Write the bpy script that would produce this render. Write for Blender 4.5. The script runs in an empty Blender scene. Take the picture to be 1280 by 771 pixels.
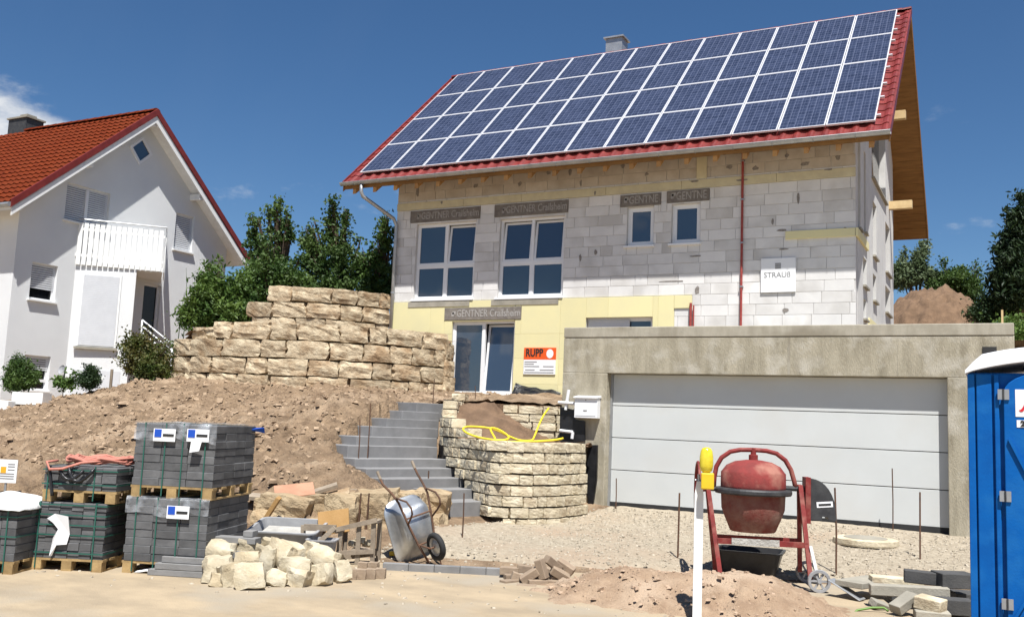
import bpy, bmesh, math, random
import numpy as np
from mathutils import Vector, Matrix, noise
random.seed(7)
S = bpy.context.scene
C = S.collection

# ---------------------------------------------------------------- camera, sky, sun, exposure
cam = bpy.data.cameras.new('camera')
camo = bpy.data.objects.new('camera', cam); C.objects.link(camo)
cam.sensor_width = 36; cam.lens = 33.816; cam.clip_start = .1; cam.clip_end = 3000
R_ = Vector((0.889616, 0.454864, 0.041018)); U_ = Vector((0.018531, -0.125689, 0.991897)); F_ = Vector((-0.456333, 0.881647, 0.120244))
m = Matrix(((R_.x, U_.x, -F_.x, 0), (R_.y, U_.y, -F_.y, 0), (R_.z, U_.z, -F_.z, 1.6), (0, 0, 0, 1)))
camo.matrix_world = m
S.camera = camo
SUN = Vector((.66, -1.0, 2.4)).normalized()
W = bpy.data.worlds.new('World'); S.world = W; W.use_nodes = True
nt = W.node_tree; nt.nodes.clear()
sky = nt.nodes.new('ShaderNodeTexSky'); sky.sky_type = 'NISHITA'; sky.sun_disc = False
sky.sun_elevation = math.asin(SUN.z); sky.sun_rotation = math.atan2(SUN.x, SUN.y)
sky.altitude = 300; sky.air_density = 1.0; sky.dust_density = .1; sky.ozone_density = 6.5
bg = nt.nodes.new('ShaderNodeBackground'); bg.inputs[1].default_value = .05
ow = nt.nodes.new('ShaderNodeOutputWorld')
# low cumulus and thin streaks, spread all round the horizon
tc = nt.nodes.new('ShaderNodeTexCoord')
sp = nt.nodes.new('ShaderNodeSeparateXYZ'); nt.links.new(tc.outputs['Generated'], sp.inputs[0])
mp = nt.nodes.new('ShaderNodeMapping'); mp.inputs['Scale'].default_value = (1, 1, 2.2); mp.inputs['Location'].default_value = (5.065, 24.257, 10.995)
nt.links.new(tc.outputs['Generated'], mp.inputs[0])
n1 = nt.nodes.new('ShaderNodeTexNoise'); n1.inputs['Scale'].default_value = 4.2; n1.inputs['Detail'].default_value = 8; n1.inputs['Roughness'].default_value = .58
nt.links.new(mp.outputs[0], n1.inputs['Vector'])
el = nt.nodes.new('ShaderNodeMapRange'); el.inputs[1].default_value = .30; el.inputs[2].default_value = .42; el.inputs[3].default_value = .085; el.inputs[4].default_value = -.35
nt.links.new(sp.outputs[2], el.inputs[0])
ad = nt.nodes.new('ShaderNodeMath'); ad.operation = 'ADD'; nt.links.new(n1.outputs[0], ad.inputs[0]); nt.links.new(el.outputs[0], ad.inputs[1])
cr = nt.nodes.new('ShaderNodeMapRange'); cr.inputs[1].default_value = .62; cr.inputs[2].default_value = .78; cr.interpolation_type = 'SMOOTHSTEP'
nt.links.new(ad.outputs[0], cr.inputs[0])
mp2 = nt.nodes.new('ShaderNodeMapping'); mp2.inputs['Scale'].default_value = (1.2, 3.6, 1.2); mp2.inputs['Rotation'].default_value = (.3, .5, .6)
nt.links.new(tc.outputs['Generated'], mp2.inputs[0])
n2 = nt.nodes.new('ShaderNodeTexNoise'); n2.inputs['Scale'].default_value = 1.9; n2.inputs['Detail'].default_value = 6; n2.inputs['Roughness'].default_value = .55
nt.links.new(mp2.outputs[0], n2.inputs['Vector'])
cr2 = nt.nodes.new('ShaderNodeMapRange'); cr2.inputs[1].default_value = .5; cr2.inputs[2].default_value = .9; cr2.inputs[4].default_value = .02
nt.links.new(n2.outputs[0], cr2.inputs[0])
mx = nt.nodes.new('ShaderNodeMath'); mx.operation = 'MAXIMUM'; nt.links.new(cr.outputs[0], mx.inputs[0]); nt.links.new(cr2.outputs[0], mx.inputs[1])
mix = nt.nodes.new('ShaderNodeMix'); mix.data_type = 'RGBA'
nt.links.new(mx.outputs[0], mix.inputs[0]); hs = nt.nodes.new('ShaderNodeHueSaturation'); hs.inputs['Saturation'].default_value = 1.12; hs.inputs['Value'].default_value = 1.12; nt.links.new(sky.outputs[0], hs.inputs['Color']); nt.links.new(hs.outputs[0], mix.inputs[6]); mix.inputs[7].default_value = (10.2, 10.4, 10.6, 1)
nt.links.new(mix.outputs[2], bg.inputs[0]); nt.links.new(bg.outputs[0], ow.inputs[0])
sl = bpy.data.lights.new('sun', 'SUN'); sl.energy = 5.0; sl.angle = math.radians(.53); sl.color = (1, .98, .94)
so = bpy.data.objects.new('sun', sl); C.objects.link(so); so.rotation_euler = SUN.to_track_quat('Z', 'Y').to_euler()
S.view_settings.view_transform = 'Standard'; S.view_settings.look = 'None'; S.view_settings.exposure = 0.74; S.view_settings.gamma = 1
S.view_settings.use_curve_mapping = False

# ---------------------------------------------------------------- materials
MAT = {}
def mat(name, c1, c2=None, scale=3, rough=.85, bump=0, bscale=30, orand=0, metal=0, detail=5, lo=.35, hi=.65, spec=.4, c3=None, s3=.6, st=None, coord='world', stain=None):
    """two-tone noise colour (+ optional third large patch tone), per-object brightness, noise bump"""
    M = bpy.data.materials.new(name); M.use_nodes = True; t = M.node_tree; N = t.nodes; L = t.links
    b = N['Principled BSDF']; b.inputs['Roughness'].default_value = rough; b.inputs['Metallic'].default_value = metal
    b.inputs['Specular IOR Level'].default_value = spec
    if c2 is None: c2 = c1
    if coord == 'world':
        g = N.new('ShaderNodeNewGeometry'); vec = g.outputs['Position']
    else:
        g = N.new('ShaderNodeTexCoord'); vec = g.outputs['Object']
    oi = N.new('ShaderNodeObjectInfo')
    off = N.new('ShaderNodeVectorMath'); off.operation = 'MULTIPLY_ADD'
    cb = N.new('ShaderNodeCombineXYZ')
    for i in range(3): L.new(oi.outputs['Random'], cb.inputs[i])
    L.new(cb.outputs[0], off.inputs[0]); off.inputs[1].default_value = (31, 57, 83) if orand else (0, 0, 0); L.new(vec, off.inputs[2])
    vec = off.outputs[0]
    if st:
        mpn = N.new('ShaderNodeMapping'); mpn.inputs['Scale'].default_value = st; L.new(vec, mpn.inputs[0]); v2 = mpn.outputs[0]
    else: v2 = vec
    n = N.new('ShaderNodeTexNoise'); n.inputs['Scale'].default_value = scale; n.inputs['Detail'].default_value = detail; n.inputs['Roughness'].default_value = .6
    L.new(v2, n.inputs['Vector'])
    mr = N.new('ShaderNodeMapRange'); mr.inputs[1].default_value = lo; mr.inputs[2].default_value = hi; L.new(n.outputs[0], mr.inputs[0])
    mc = N.new('ShaderNodeMix'); mc.data_type = 'RGBA'; L.new(mr.outputs[0], mc.inputs[0]); mc.inputs[6].default_value = (*c1, 1); mc.inputs[7].default_value = (*c2, 1)
    col = mc.outputs[2]
    if c3 is not None:
        nn = N.new('ShaderNodeTexNoise'); nn.inputs['Scale'].default_value = s3; nn.inputs['Detail'].default_value = 6; L.new(vec, nn.inputs['Vector'])
        mm = N.new('ShaderNodeMapRange'); mm.inputs[1].default_value = .5; mm.inputs[2].default_value = .66; L.new(nn.outputs[0], mm.inputs[0])
        m3 = N.new('ShaderNodeMix'); m3.data_type = 'RGBA'; L.new(mm.outputs[0], m3.inputs[0]); L.new(col, m3.inputs[6]); m3.inputs[7].default_value = (*c3, 1); col = m3.outputs[2]
    if orand:
        ma = N.new('ShaderNodeMapRange'); L.new(oi.outputs['Random'], ma.inputs[0]); ma.inputs[3].default_value = 1 - orand; ma.inputs[4].default_value = 1 + orand * .6
        vm = N.new('ShaderNodeVectorMath'); vm.operation = 'SCALE'; L.new(col, vm.inputs[0]); L.new(ma.outputs[0], vm.inputs['Scale']); col = vm.outputs[0]
    L.new(col, b.inputs['Base Color'])
    if bump:
        nb = N.new('ShaderNodeTexNoise'); nb.inputs['Scale'].default_value = bscale; nb.inputs['Detail'].default_value = 6; nb.inputs['Roughness'].default_value = .65; L.new(v2, nb.inputs['Vector'])
        bp = N.new('ShaderNodeBump'); bp.inputs['Strength'].default_value = 1; bp.inputs['Distance'].default_value = bump; L.new(nb.outputs[0], bp.inputs['Height']); L.new(bp.outputs[0], b.inputs['Normal'])
    MAT[name] = M
    return M

mat('street', (.41, .32, .21), (.29, .23, .155), 1.6, .9, .012, 38, c3=(.33, .28, .21), s3=.9, detail=11, st=(.85, 1.25, 1))
mat('dirt', (.36, .25, .155), (.16, .105, .062), 4.2, .95, .11, 13, c3=(.42, .305, .20), s3=1.1, detail=11, lo=.32, hi=.68)
mat('sand_lump', (.44, .32, .225), (.34, .24, .165), 30, .95)
mat('clod', (.43, .315, .21), (.22, .148, .092), 5, .95)
mat('brown_soil', (.20, .125, .075), (.13, .08, .048), 5, .95, .03, 30)
mat('gravel', (.42, .36, .27), (.29, .24, .175), 14, .95, .02, 60, c3=(.36, .275, .195), s3=.6, detail=9)
mat('pebble', (.48, .42, .33), (.30, .255, .19), 22, .9)
mat('sand', (.40, .285, .19), (.29, .195, .125), 6, .95, .035, 34, c3=(.45, .335, .235), s3=1.4, detail=9)
mat('grass', (.08, .13, .03), (.14, .16, .05), 4, .9, .03, 40)
mat('limestone', (.60, .50, .345), (.36, .265, .165), 4.5, .9, .04, 13, orand=.2, c3=(.33, .225, .13), s3=2.0, detail=8)
mat('limestone_pale', (.66, .585, .435), (.52, .44, .30), 7, .9, .016, 30, orand=.12, c3=(.42, .34, .23), s3=4, detail=8)
mat('rubble_stone', (.57, .51, .385), (.42, .35, .235), 5, .9, .012, 30, orand=.15, c3=(.42, .34, .22), s3=3)
mat('boulder', (.46, .36, .225), (.29, .21, .125), 4.5, .9, .04, 13, orand=.2, c3=(.36, .25, .14), s3=2.4, detail=8)
mat('joint_soil', (.09, .07, .05), (.05, .04, .03), 8, .95)
mat('block', (.70, .685, .665), (.64, .625, .61), 2.5, .9, .003, 60, orand=.085, c3=(.52, .50, .475), s3=.9)
mat('block_joint', (.50, .485, .465), (.55, .535, .515), 5, .95)
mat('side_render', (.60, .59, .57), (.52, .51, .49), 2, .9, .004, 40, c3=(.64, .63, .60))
mat('insul_yellow', (.72, .65, .36), (.68, .62, .36), 2, .9, .002, 40, orand=.06)
mat('strip_yellow', (.60, .54, .36), (.52, .46, .31), 5, .9, .003, 50)
mat('block_eave_shade', (.52, .47, .405), (.43, .375, .31), 3, .9, .004, 40, orand=.1)  # block tone with eave shade and brown bounce off the wood painted in
mat('mark_dark', (.28, .255, .23), (.17, .15, .135), 20, .95)
mat('lintel', (.22, .195, .17), (.15, .13, .115), 9, .95, .004, 60)
mat('lintel_text', (.38, .36, .34), (.26, .24, .22), 14, .9)
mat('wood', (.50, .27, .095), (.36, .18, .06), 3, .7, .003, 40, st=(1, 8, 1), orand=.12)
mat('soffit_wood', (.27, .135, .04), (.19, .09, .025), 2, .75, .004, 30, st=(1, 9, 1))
mat('wood_light', (.62, .46, .24), (.50, .35, .17), 4, .75, .003, 40)
mat('wood_grey', (.33, .27, .20), (.22, .175, .13), 5, .85, .004, 40, orand=.2)
mat('pallet_wood', (.42, .29, .13), (.26, .17, .075), 6, .85, .004, 50, orand=.2)
mat('board_rust', (.45, .24, .15), (.34, .18, .11), 4, .85, .004, 40)
mat('board_orange', (.40, .235, .09), (.32, .18, .06), 4, .8, .003, 40)
mat('tile_red', (.20, .026, .022), (.14, .018, .016), 6, .45, .002, 60, orand=.2, spec=.5)
mat('tile_orange', (.155, .03, .0095), (.10, .018, .007), 7, .75, .004, 40, c3=(.13, .027, .010), s3=1.2, spec=.05)
mat('verge_red', (.18, .024, .02), (.13, .017, .014), 4, .5, .002, 40)
mat('zinc', (.42, .43, .44), (.34, .35, .36), 5, .42, .001, 40, metal=.6)
mat('galv', (.50, .52, .54), (.38, .40, .42), 9, .38, .002, 30, metal=.75, c3=(.58, .60, .61), s3=4)
mat('alu', (.72, .72, .73), (.66, .66, .68), 6, .35, metal=.25)
mat('white_pvc', (.78, .78, .78), (.74, .74, .75), 3, .4, spec=.5)
mat('white_wall', (.72, .725, .72), (.675, .68, .68), .8, .9, .008, 120, detail=9)
mat('white_paint', (.80, .80, .78), (.72, .72, .70), 6, .6, .002, 30)
mat('shutter', (.60, .61, .63), (.56, .57, .59), 3, .5)
mat('concrete', (.43, .385, .29), (.245, .215, .155), 2.0, .9, .012, 26, c3=(.47, .435, .36), s3=2.4, detail=10, st=(3.2, 1, .7), lo=.3, hi=.7)
mat('concrete_cap', (.41, .375, .30), (.31, .28, .22), 2.2, .9, .005, 50, c3=(.25, .22, .165), s3=1.4, detail=8, st=(3, 1, .7))
mat('concrete_grey', (.36, .33, .27), (.27, .25, .205), 4, .9, .006, 50, orand=.2)
mat('concrete_dark', (.075, .073, .072), (.05, .05, .05), 6, .85, .005, 50, orand=.2)
mat('step_grey', (.235, .23, .228), (.19, .187, .185), 4, .85, .003, 70, orand=.08)
mat('kerb_grey', (.22, .215, .21), (.17, .168, .165), 5, .85, .003, 60, orand=.12)
mat('paver', (.125, .125, .127), (.085, .085, .087), 7, .9, .003, 60, orand=.28)
mat('paver_brown', (.33, .25, .175), (.25, .185, .13), 8, .9, .004, 60, orand=.2)
mat('door_white', (.55, .565, .555), (.52, .535, .525), 1.5, .5, .0012, 150, detail=9, c3=(.53, .535, .515), s3=1.2)
mat('rubber', (.02, .02, .02), (.03, .03, .03), 5, .8)
mat('black_film', (.012, .012, .013), (.02, .02, .022), 8, .32, .006, 25)
mat('black_plastic', (.016, .016, .018), (.03, .03, .032), 8, .4, .002, 20)
mat('rust', (.14, .07, .04), (.08, .045, .03), 20, .9, orand=.2)
mat('mixer_red', (.22, .028, .025), (.15, .024, .022), 9, .65, .003, 40, c3=(.26, .09, .07), s3=7, spec=.3, detail=9)
mat('mixer_drum', (.24, .04, .036), (.17, .036, .032), 9, .85, .004, 40, c3=(.32, .14, .105), s3=3.4, spec=.25, detail=9)
mat('mixer_lower', (.18, .045, .036), (.24, .13, .10), 5, .9, .006, 30, c3=(.34, .23, .18), s3=2.6, spec=.2, detail=9)
mat('iron_black', (.03, .03, .032), (.055, .055, .055), 9, .55, .003, 30)
mat('grey_plastic', (.33, .33, .335), (.25, .25, .255), 5, .6, .002, 40)
mat('lamp_yellow', (.72, .50, .02), (.66, .42, .015), 5, .35, spec=.5)
mat('lamp_lens', (.70, .58, .04), (.60, .46, .02), 20, .15, .003, 40, spec=.6)
mat('blue_plastic', (.001, .098, .36), (.001, .08, .31), 5, .55, .0015, 60, spec=.15, c3=(.006, .11, .36), s3=6, detail=9)
mat('roof_plastic', (.80, .80, .80), (.76, .76, .77), 3, .5)
mat('sign_white', (.80, .80, .80), (.77, .77, .78), 3, .5)
mat('sign_orange', (.74, .10, .012), (.70, .09, .01), 3, .5)
mat('ink_black', (.02, .02, .02)); mat('ink_grey', (.22, .22, .22)); mat('ink_red', (.55, .02, .03)); mat('ink_blue', (.01, .07, .42)); mat('ink_amber', (.75, .35, .02))
mat('plastic_wrap', (.42, .43, .44), (.30, .31, .33), 9, .28, .012, 14, spec=.6)
mat('tarp_white', (.80, .80, .78), (.70, .70, .69), 5, .7, .02, 9)
def film_mat():
    M = mat('clear_film', (.55, .57, .60), (.42, .44, .47), 9, .18, .02, 12, spec=.8); N = M.node_tree.nodes; L = M.node_tree.links
    n = N.new('ShaderNodeTexNoise'); n.inputs['Scale'].default_value = 7; g = N.new('ShaderNodeNewGeometry'); L.new(g.outputs['Position'], n.inputs['Vector'])
    r = N.new('ShaderNodeMapRange'); r.inputs[1].default_value = .45; r.inputs[2].default_value = .72; r.inputs[3].default_value = .08; r.inputs[4].default_value = .6; L.new(n.outputs[0], r.inputs[0]); L.new(r.outputs[0], N['Principled BSDF'].inputs['Alpha'])
film_mat()
mat('strap_green', (.02, .10, .075), rough=.5)
mat('hose_yellow', (.72, .55, .03), rough=.5)
mat('hose_green', (.12, .22, .04), rough=.5)
mat('rope_red', (.50, .20, .15), (.40, .15, .11), 20, .85)
mat('pole_red', (.24, .03, .025), (.32, .06, .05), 12, .6)
mat('steel_white', (.72, .72, .72), rough=.4)
mat('bark', (.13, .09, .06), (.08, .055, .04), 8, .95, .02, 20)
mat('mortar', (.46, .44, .40), (.34, .325, .295), 6, .95, .02, 25)

def glass_mat(name, col, rough=.03, spec=.9):
    M = bpy.data.materials.new(name); M.use_nodes = True; b = M.node_tree.nodes['Principled BSDF']
    b.inputs['Base Color'].default_value = (*col, 1); b.inputs['Roughness'].default_value = rough; b.inputs['Specular IOR Level'].default_value = spec
    b.inputs['IOR'].default_value = 1.6
    N = M.node_tree.nodes; L = M.node_tree.links
    g = N.new('ShaderNodeNewGeometry'); n = N.new('ShaderNodeTexNoise'); n.inputs['Scale'].default_value = 1.1; n.inputs['Detail'].default_value = 1
    L.new(g.outputs['Position'], n.inputs['Vector']); bp = N.new('ShaderNodeBump'); bp.inputs['Distance'].default_value = .012; L.new(n.outputs[0], bp.inputs['Height']); L.new(bp.outputs[0], b.inputs['Normal'])
    MAT[name] = M
glass_mat('glass', (.035, .052, .08)); glass_mat('glass_dark', (.006, .007, .009), .08, .25)

def leaf_mat(name, c1, c2, sc=1.6):
    M = mat(name, c1, c2, sc, .55, orand=.1, detail=3, lo=.38, hi=.62, spec=.35)
    N = M.node_tree.nodes; L = M.node_tree.links; b = N['Principled BSDF']; out = N['Material Output']
    tr = N.new('ShaderNodeBsdfTranslucent'); src = b.inputs['Base Color'].links[0].from_socket; L.new(src, tr.inputs[0])
    ms = N.new('ShaderNodeMixShader'); ms.inputs[0].default_value = .3; L.new(b.outputs[0], ms.inputs[1]); L.new(tr.outputs[0], ms.inputs[2]); L.new(ms.outputs[0], out.inputs[0])
leaf_mat('leaf_dark', (.035, .075, .018), (.085, .14, .03)); leaf_mat('leaf_mid', (.04, .085, .018), (.085, .14, .028)); leaf_mat('leaf_bright', (.06, .12, .022), (.13, .20, .038))
leaf_mat('leaf_conifer', (.018, .04, .014), (.035, .065, .02)); leaf_mat('leaf_grey', (.11, .16, .07), (.17, .22, .11)); leaf_mat('leaf_rusty', (.07, .115, .022), (.13, .10, .03))

def panel_mat():
    """polycrystalline cells: 6 x 10 grid with thin light busbars, in the panel's own coordinates"""
    M = bpy.data.materials.new('solar_cells'); M.use_nodes = True; t = M.node_tree; N = t.nodes; L = t.links; b = N['Principled BSDF']
    tcn = N.new('ShaderNodeTexCoord'); s = N.new('ShaderNodeSeparateXYZ'); L.new(tcn.outputs['Object'], s.inputs[0])
    def line(src, pitch, off, w):
        a = N.new('ShaderNodeMath'); a.operation = 'MULTIPLY_ADD'; L.new(src, a.inputs[0]); a.inputs[1].default_value = 1 / pitch; a.inputs[2].default_value = off + 100
        f = N.new('ShaderNodeMath'); f.operation = 'FRACT'; L.new(a.outputs[0], f.inputs[0])
        l = N.new('ShaderNodeMath'); l.operation = 'LESS_THAN'; L.new(f.outputs[0], l.inputs[0]); l.inputs[1].default_value = w / pitch
        return l.outputs[0], a.outputs[0]
    gx, ax = line(s.outputs[0], .156, .0, .006); gy, ay = line(s.outputs[1], .156, .0, .006)
    b1, _ = line(s.outputs[0], .078, .25, .004)
    m1 = N.new('ShaderNodeMath'); m1.operation = 'MAXIMUM'; L.new(gx, m1.inputs[0]); L.new(gy, m1.inputs[1])
    m2 = N.new('ShaderNodeMath'); m2.operation = 'MULTIPLY_ADD'; L.new(b1, m2.inputs[0]); m2.inputs[1].default_value = .55; L.new(m1.outputs[0], m2.inputs[2]); m2.use_clamp = True
    # crystal variation per cell
    fx = N.new('ShaderNodeMath'); fx.operation = 'FLOOR'; L.new(ax, fx.inputs[0]); fy = N.new('ShaderNodeMath'); fy.operation = 'FLOOR'; L.new(ay, fy.inputs[0])
    oi = N.new('ShaderNodeObjectInfo'); cb = N.new('ShaderNodeCombineXYZ'); L.new(fx.outputs[0], cb.inputs[0]); L.new(fy.outputs[0], cb.inputs[1]); L.new(oi.outputs['Random'], cb.inputs[2])
    wn = N.new('ShaderNodeTexWhiteNoise'); L.new(cb.outputs[0], wn.inputs[0])
    mc = N.new('ShaderNodeMix'); mc.data_type = 'RGBA'; L.new(wn.outputs[0], mc.inputs[0]); mc.inputs[6].default_value = (.02, .026, .05, 1); mc.inputs[7].default_value = (.034, .043, .078, 1)
    m3 = N.new('ShaderNodeMix'); m3.data_type = 'RGBA'; L.new(m2.outputs[0], m3.inputs[0]); L.new(mc.outputs[2], m3.inputs[6]); m3.inputs[7].default_value = (.16, .18, .26, 1)
    L.new(m3.outputs[2], b.inputs['Base Color']); b.inputs['Roughness'].default_value = .16; b.inputs['Specular IOR Level'].default_value = .5
    MAT['cells'] = M
panel_mat()

# ---------------------------------------------------------------- helpers
class MB:
    def __init__(s): s.v = []; s.f = []
    def add(s, vs, fs, M=None):
        n = len(s.v)
        s.v += [tuple(M @ Vector(p)) if M is not None else tuple(p) for p in vs]
        s.f += [tuple(i + n for i in f) for f in fs]
        return s
    def box(s, x0, x1, y0, y1, z0, z1, M=None):
        return s.add([(x0, y0, z0), (x1, y0, z0), (x1, y1, z0), (x0, y1, z0), (x0, y0, z1), (x1, y0, z1), (x1, y1, z1), (x0, y1, z1)],
                     [(3, 2, 1, 0), (4, 5, 6, 7), (0, 1, 5, 4), (1, 2, 6, 5), (2, 3, 7, 6), (3, 0, 4, 7)], M)
    def bar(s, a, b, w, h, up=(0, 0, 1)):
        a = Vector(a); b = Vector(b); d = b - a; L = d.length; d.normalize(); u = Vector(up)
        x = d.cross(u)
        if x.length < 1e-4: x = d.cross(Vector((1, 0, 0)))
        x.normalize(); z = x.cross(d)
        M = Matrix(((x.x, d.x, z.x, a.x), (x.y, d.y, z.y, a.y), (x.z, d.z, z.z, a.z), (0, 0, 0, 1)))
        return s.box(-w / 2, w / 2, 0, L, -h / 2, h / 2, M)
    def tube(s, pts, r, n=8, closed=False):
        P = [Vector(p) for p in pts]; k = len(P); base = len(s.v); prev = None
        for i, p in enumerate(P):
            if closed: t = (P[(i + 1) % k] - P[i - 1])
            else: t = P[min(i + 1, k - 1)] - P[max(i - 1, 0)]
            t.normalize()
            if prev is None:
                x = t.cross(Vector((0, 0, 1)))
                if x.length < .05: x = t.cross(Vector((1, 0, 0)))
            else: x = prev - t * prev.dot(t)
            x.normalize(); prev = x; y = t.cross(x)
            rr = r[i] if isinstance(r, (list, tuple)) else r
            for j in range(n):
                a = 2 * math.pi * j / n; s.v.append(tuple(p + x * (rr * math.cos(a)) + y * (rr * math.sin(a))))
        for i in range(k if closed else k - 1):
            i2 = (i + 1) % k
            for j in range(n):
                s.f.append((base + i * n + j, base + i * n + (j + 1) % n, base + i2 * n + (j + 1) % n, base + i2 * n + j))
        if not closed:
            s.f.append(tuple(base + j for j in range(n - 1, -1, -1))); s.f.append(tuple(base + (k - 1) * n + j for j in range(n)))
        return s
    def lathe(s, prof, n=24, M=None, cap=True):
        vs = []; fs = []
        for r, z in prof:
            for j in range(n): a = 2 * math.pi * j / n; vs.append((r * math.cos(a), r * math.sin(a), z))
        for i in range(len(prof) - 1):
            for j in range(n): fs.append((i * n + j, i * n + (j + 1) % n, (i + 1) * n + (j + 1) % n, (i + 1) * n + j))
        if cap: fs.append(tuple(range(n - 1, -1, -1))); fs.append(tuple((len(prof) - 1) * n + j for j in range(n)))
        return s.add(vs, fs, M)
    def prism(s, poly, y0, y1, M=None):
        """poly in (x,z), extruded along y"""
        n = len(poly); vs = [(x, y0, z) for x, z in poly] + [(x, y1, z) for x, z in poly]
        fs = [tuple(range(n)), tuple(range(2 * n - 1, n - 1, -1))] + [(i, n + i, n + (i + 1) % n, (i + 1) % n) for i in range(n)]
        return s.add(vs, fs, M)
    def prismz(s, poly, z0, z1, M=None):
        n = len(poly); vs = [(x, y, z0) for x, y in poly] + [(x, y, z1) for x, y in poly]
        fs = [tuple(range(n - 1, -1, -1)), tuple(range(n, 2 * n))] + [(i, (i + 1) % n, n + (i + 1) % n, n + i) for i in range(n)]
        return s.add(vs, fs, M)
    def mesh(s, name, m, smooth=False):
        me = bpy.data.meshes.new(name); me.from_pydata(s.v, [], s.f); me.update()
        bm = bmesh.new(); bm.from_mesh(me); bmesh.ops.recalc_face_normals(bm, faces=bm.faces); bm.to_mesh(me); bm.free()
        if m: me.materials.append(MAT[m])
        if smooth: me.polygons.foreach_set('use_smooth', [True] * len(me.polygons))
        return me
    def build(s, name, m, parent=None, smooth=False, bevel=0):
        return link(name, s.mesh(name, m, smooth), parent, bevel=bevel)

def link(name, me, parent=None, loc=(0, 0, 0), rot=(0, 0, 0), scale=(1, 1, 1), bevel=0):
    o = bpy.data.objects.new(name, me); C.objects.link(o)
    o.location = loc; o.rotation_euler = rot; o.scale = scale
    if parent is not None: o.parent = parent
    if bevel:
        b = o.modifiers.new('bevel', 'BEVEL'); b.width = bevel; b.segments = 2; b.limit_method = 'ANGLE'
    return o
def wpart(name, mb, m, root, **k):
    """part authored in world coordinates under an unrotated root empty"""
    o = mb.build(name, m, root, **k); o.location = -Vector(root.location); return o
def tag(o, label, cat, group=None, kind=None):
    if label: o['label'] = label
    if cat: o['category'] = cat
    if group: o['group'] = group
    if kind: o['kind'] = kind
    return o
def thing(name, label, cat, loc=(0, 0, 0), rz=0, group=None):
    o = bpy.data.objects.new(name, None); C.objects.link(o); o.empty_display_size = .2
    o.location = loc; o.rotation_euler = (0, 0, rz)
    return tag(o, label, cat, group)
def struct(o): o['kind'] = 'structure'; return o
def text_mesh(body, size, m, extrude=.002, name='lettering', bold=0):
    cu = bpy.data.curves.new(name, 'FONT'); cu.body = body; cu.size = size; cu.extrude = extrude; cu.align_x = 'CENTER'; cu.align_y = 'CENTER'; cu.offset = bold; cu.resolution_u = 3
    o = bpy.data.objects.new(name, cu); C.objects.link(o)
    dg = bpy.context.evaluated_depsgraph_get(); me = bpy.data.meshes.new_from_object(o.evaluated_get(dg))
    bpy.data.objects.remove(o); me.materials.clear(); me.materials.append(MAT[m]); me.name = name
    return me
def rock_mesh(name, seed, m, n=4, rnd=.15, amp=.06, freq=2.2, smooth=False):
    rng = random.Random(seed); off = Vector((rng.uniform(-50, 50), rng.uniform(-50, 50), rng.uniform(-50, 50)))
    vs = {}; V = []; Fs = []
    def vid(p):
        k = tuple(round(c, 4) for c in p)
        if k not in vs:
            q = Vector(p); sph = q.normalized() * .62
            q = q.lerp(sph, rnd)
            d = noise.noise_vector(q * freq + off) * amp + noise.noise_vector(q * freq * 2.7 + off) * amp * .4
            vs[k] = len(V); V.append(tuple(q + d))
        return vs[k]
    for ax in range(3):
        for sg in (-.5, .5):
            for i in range(n):
                for j in range(n):
                    q = []
                    for a, b in ((i, j), (i + 1, j), (i + 1, j + 1), (i, j + 1)):
                        p = [0, 0, 0]; p[ax] = sg; p[(ax + 1) % 3] = a / n - .5; p[(ax + 2) % 3] = b / n - .5; q.append(vid(p))
                    Fs.append(q if sg > 0 else q[::-1])
    me = bpy.data.meshes.new(name); me.from_pydata(V, [], Fs); me.materials.append(MAT[m])
    if smooth: me.polygons.foreach_set('use_smooth', [True] * len(me.polygons)); me.set_sharp_from_angle(angle=math.radians(24))
    return me
def scatter_rocks(name, pts, m, sizes, seed, flat=.6):
    """one mesh of many tiny irregular lumps (uncountable)"""
    rng = np.random.default_rng(seed); N = len(pts)
    base = np.array([(x, y, z) for z in (-.6, .6) for x, y in ((-.75, -.75), (.75, -.75), (.75, .75), (-.75, .75))], float)
    tri = np.array([(3, 2, 1, 0), (4, 5, 6, 7), (0, 1, 5, 4), (1, 2, 6, 5), (2, 3, 7, 6), (3, 0, 4, 7)])
    V = base[None] * rng.uniform(.75, 1.3, (N, 1, 3)) + rng.normal(0, .2, (N, 8, 3)); V[:, 4:, :2] *= rng.uniform(.55, .9, (N, 1, 1))
    an = rng.uniform(0, 6.28, N); c, s = np.cos(an), np.sin(an)
    x = V[:, :, 0] * c[:, None] - V[:, :, 1] * s[:, None]; y = V[:, :, 0] * s[:, None] + V[:, :, 1] * c[:, None]
    V[:, :, 0] = x; V[:, :, 1] = y; V[:, :, 2] *= flat
    V = V * np.asarray(sizes)[:, None, None] + np.asarray(pts)[:, None, :]
    Fc = (tri[None] + (np.arange(N) * 8)[:, None, None]).reshape(-1, 4)
    me = bpy.data.meshes.new(name); me.from_pydata(V.reshape(-1, 3).tolist(), [], Fc.tolist()); me.materials.append(MAT[m])
    return link(name, me)

# ---------------------------------------------------------------- terrain

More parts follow.
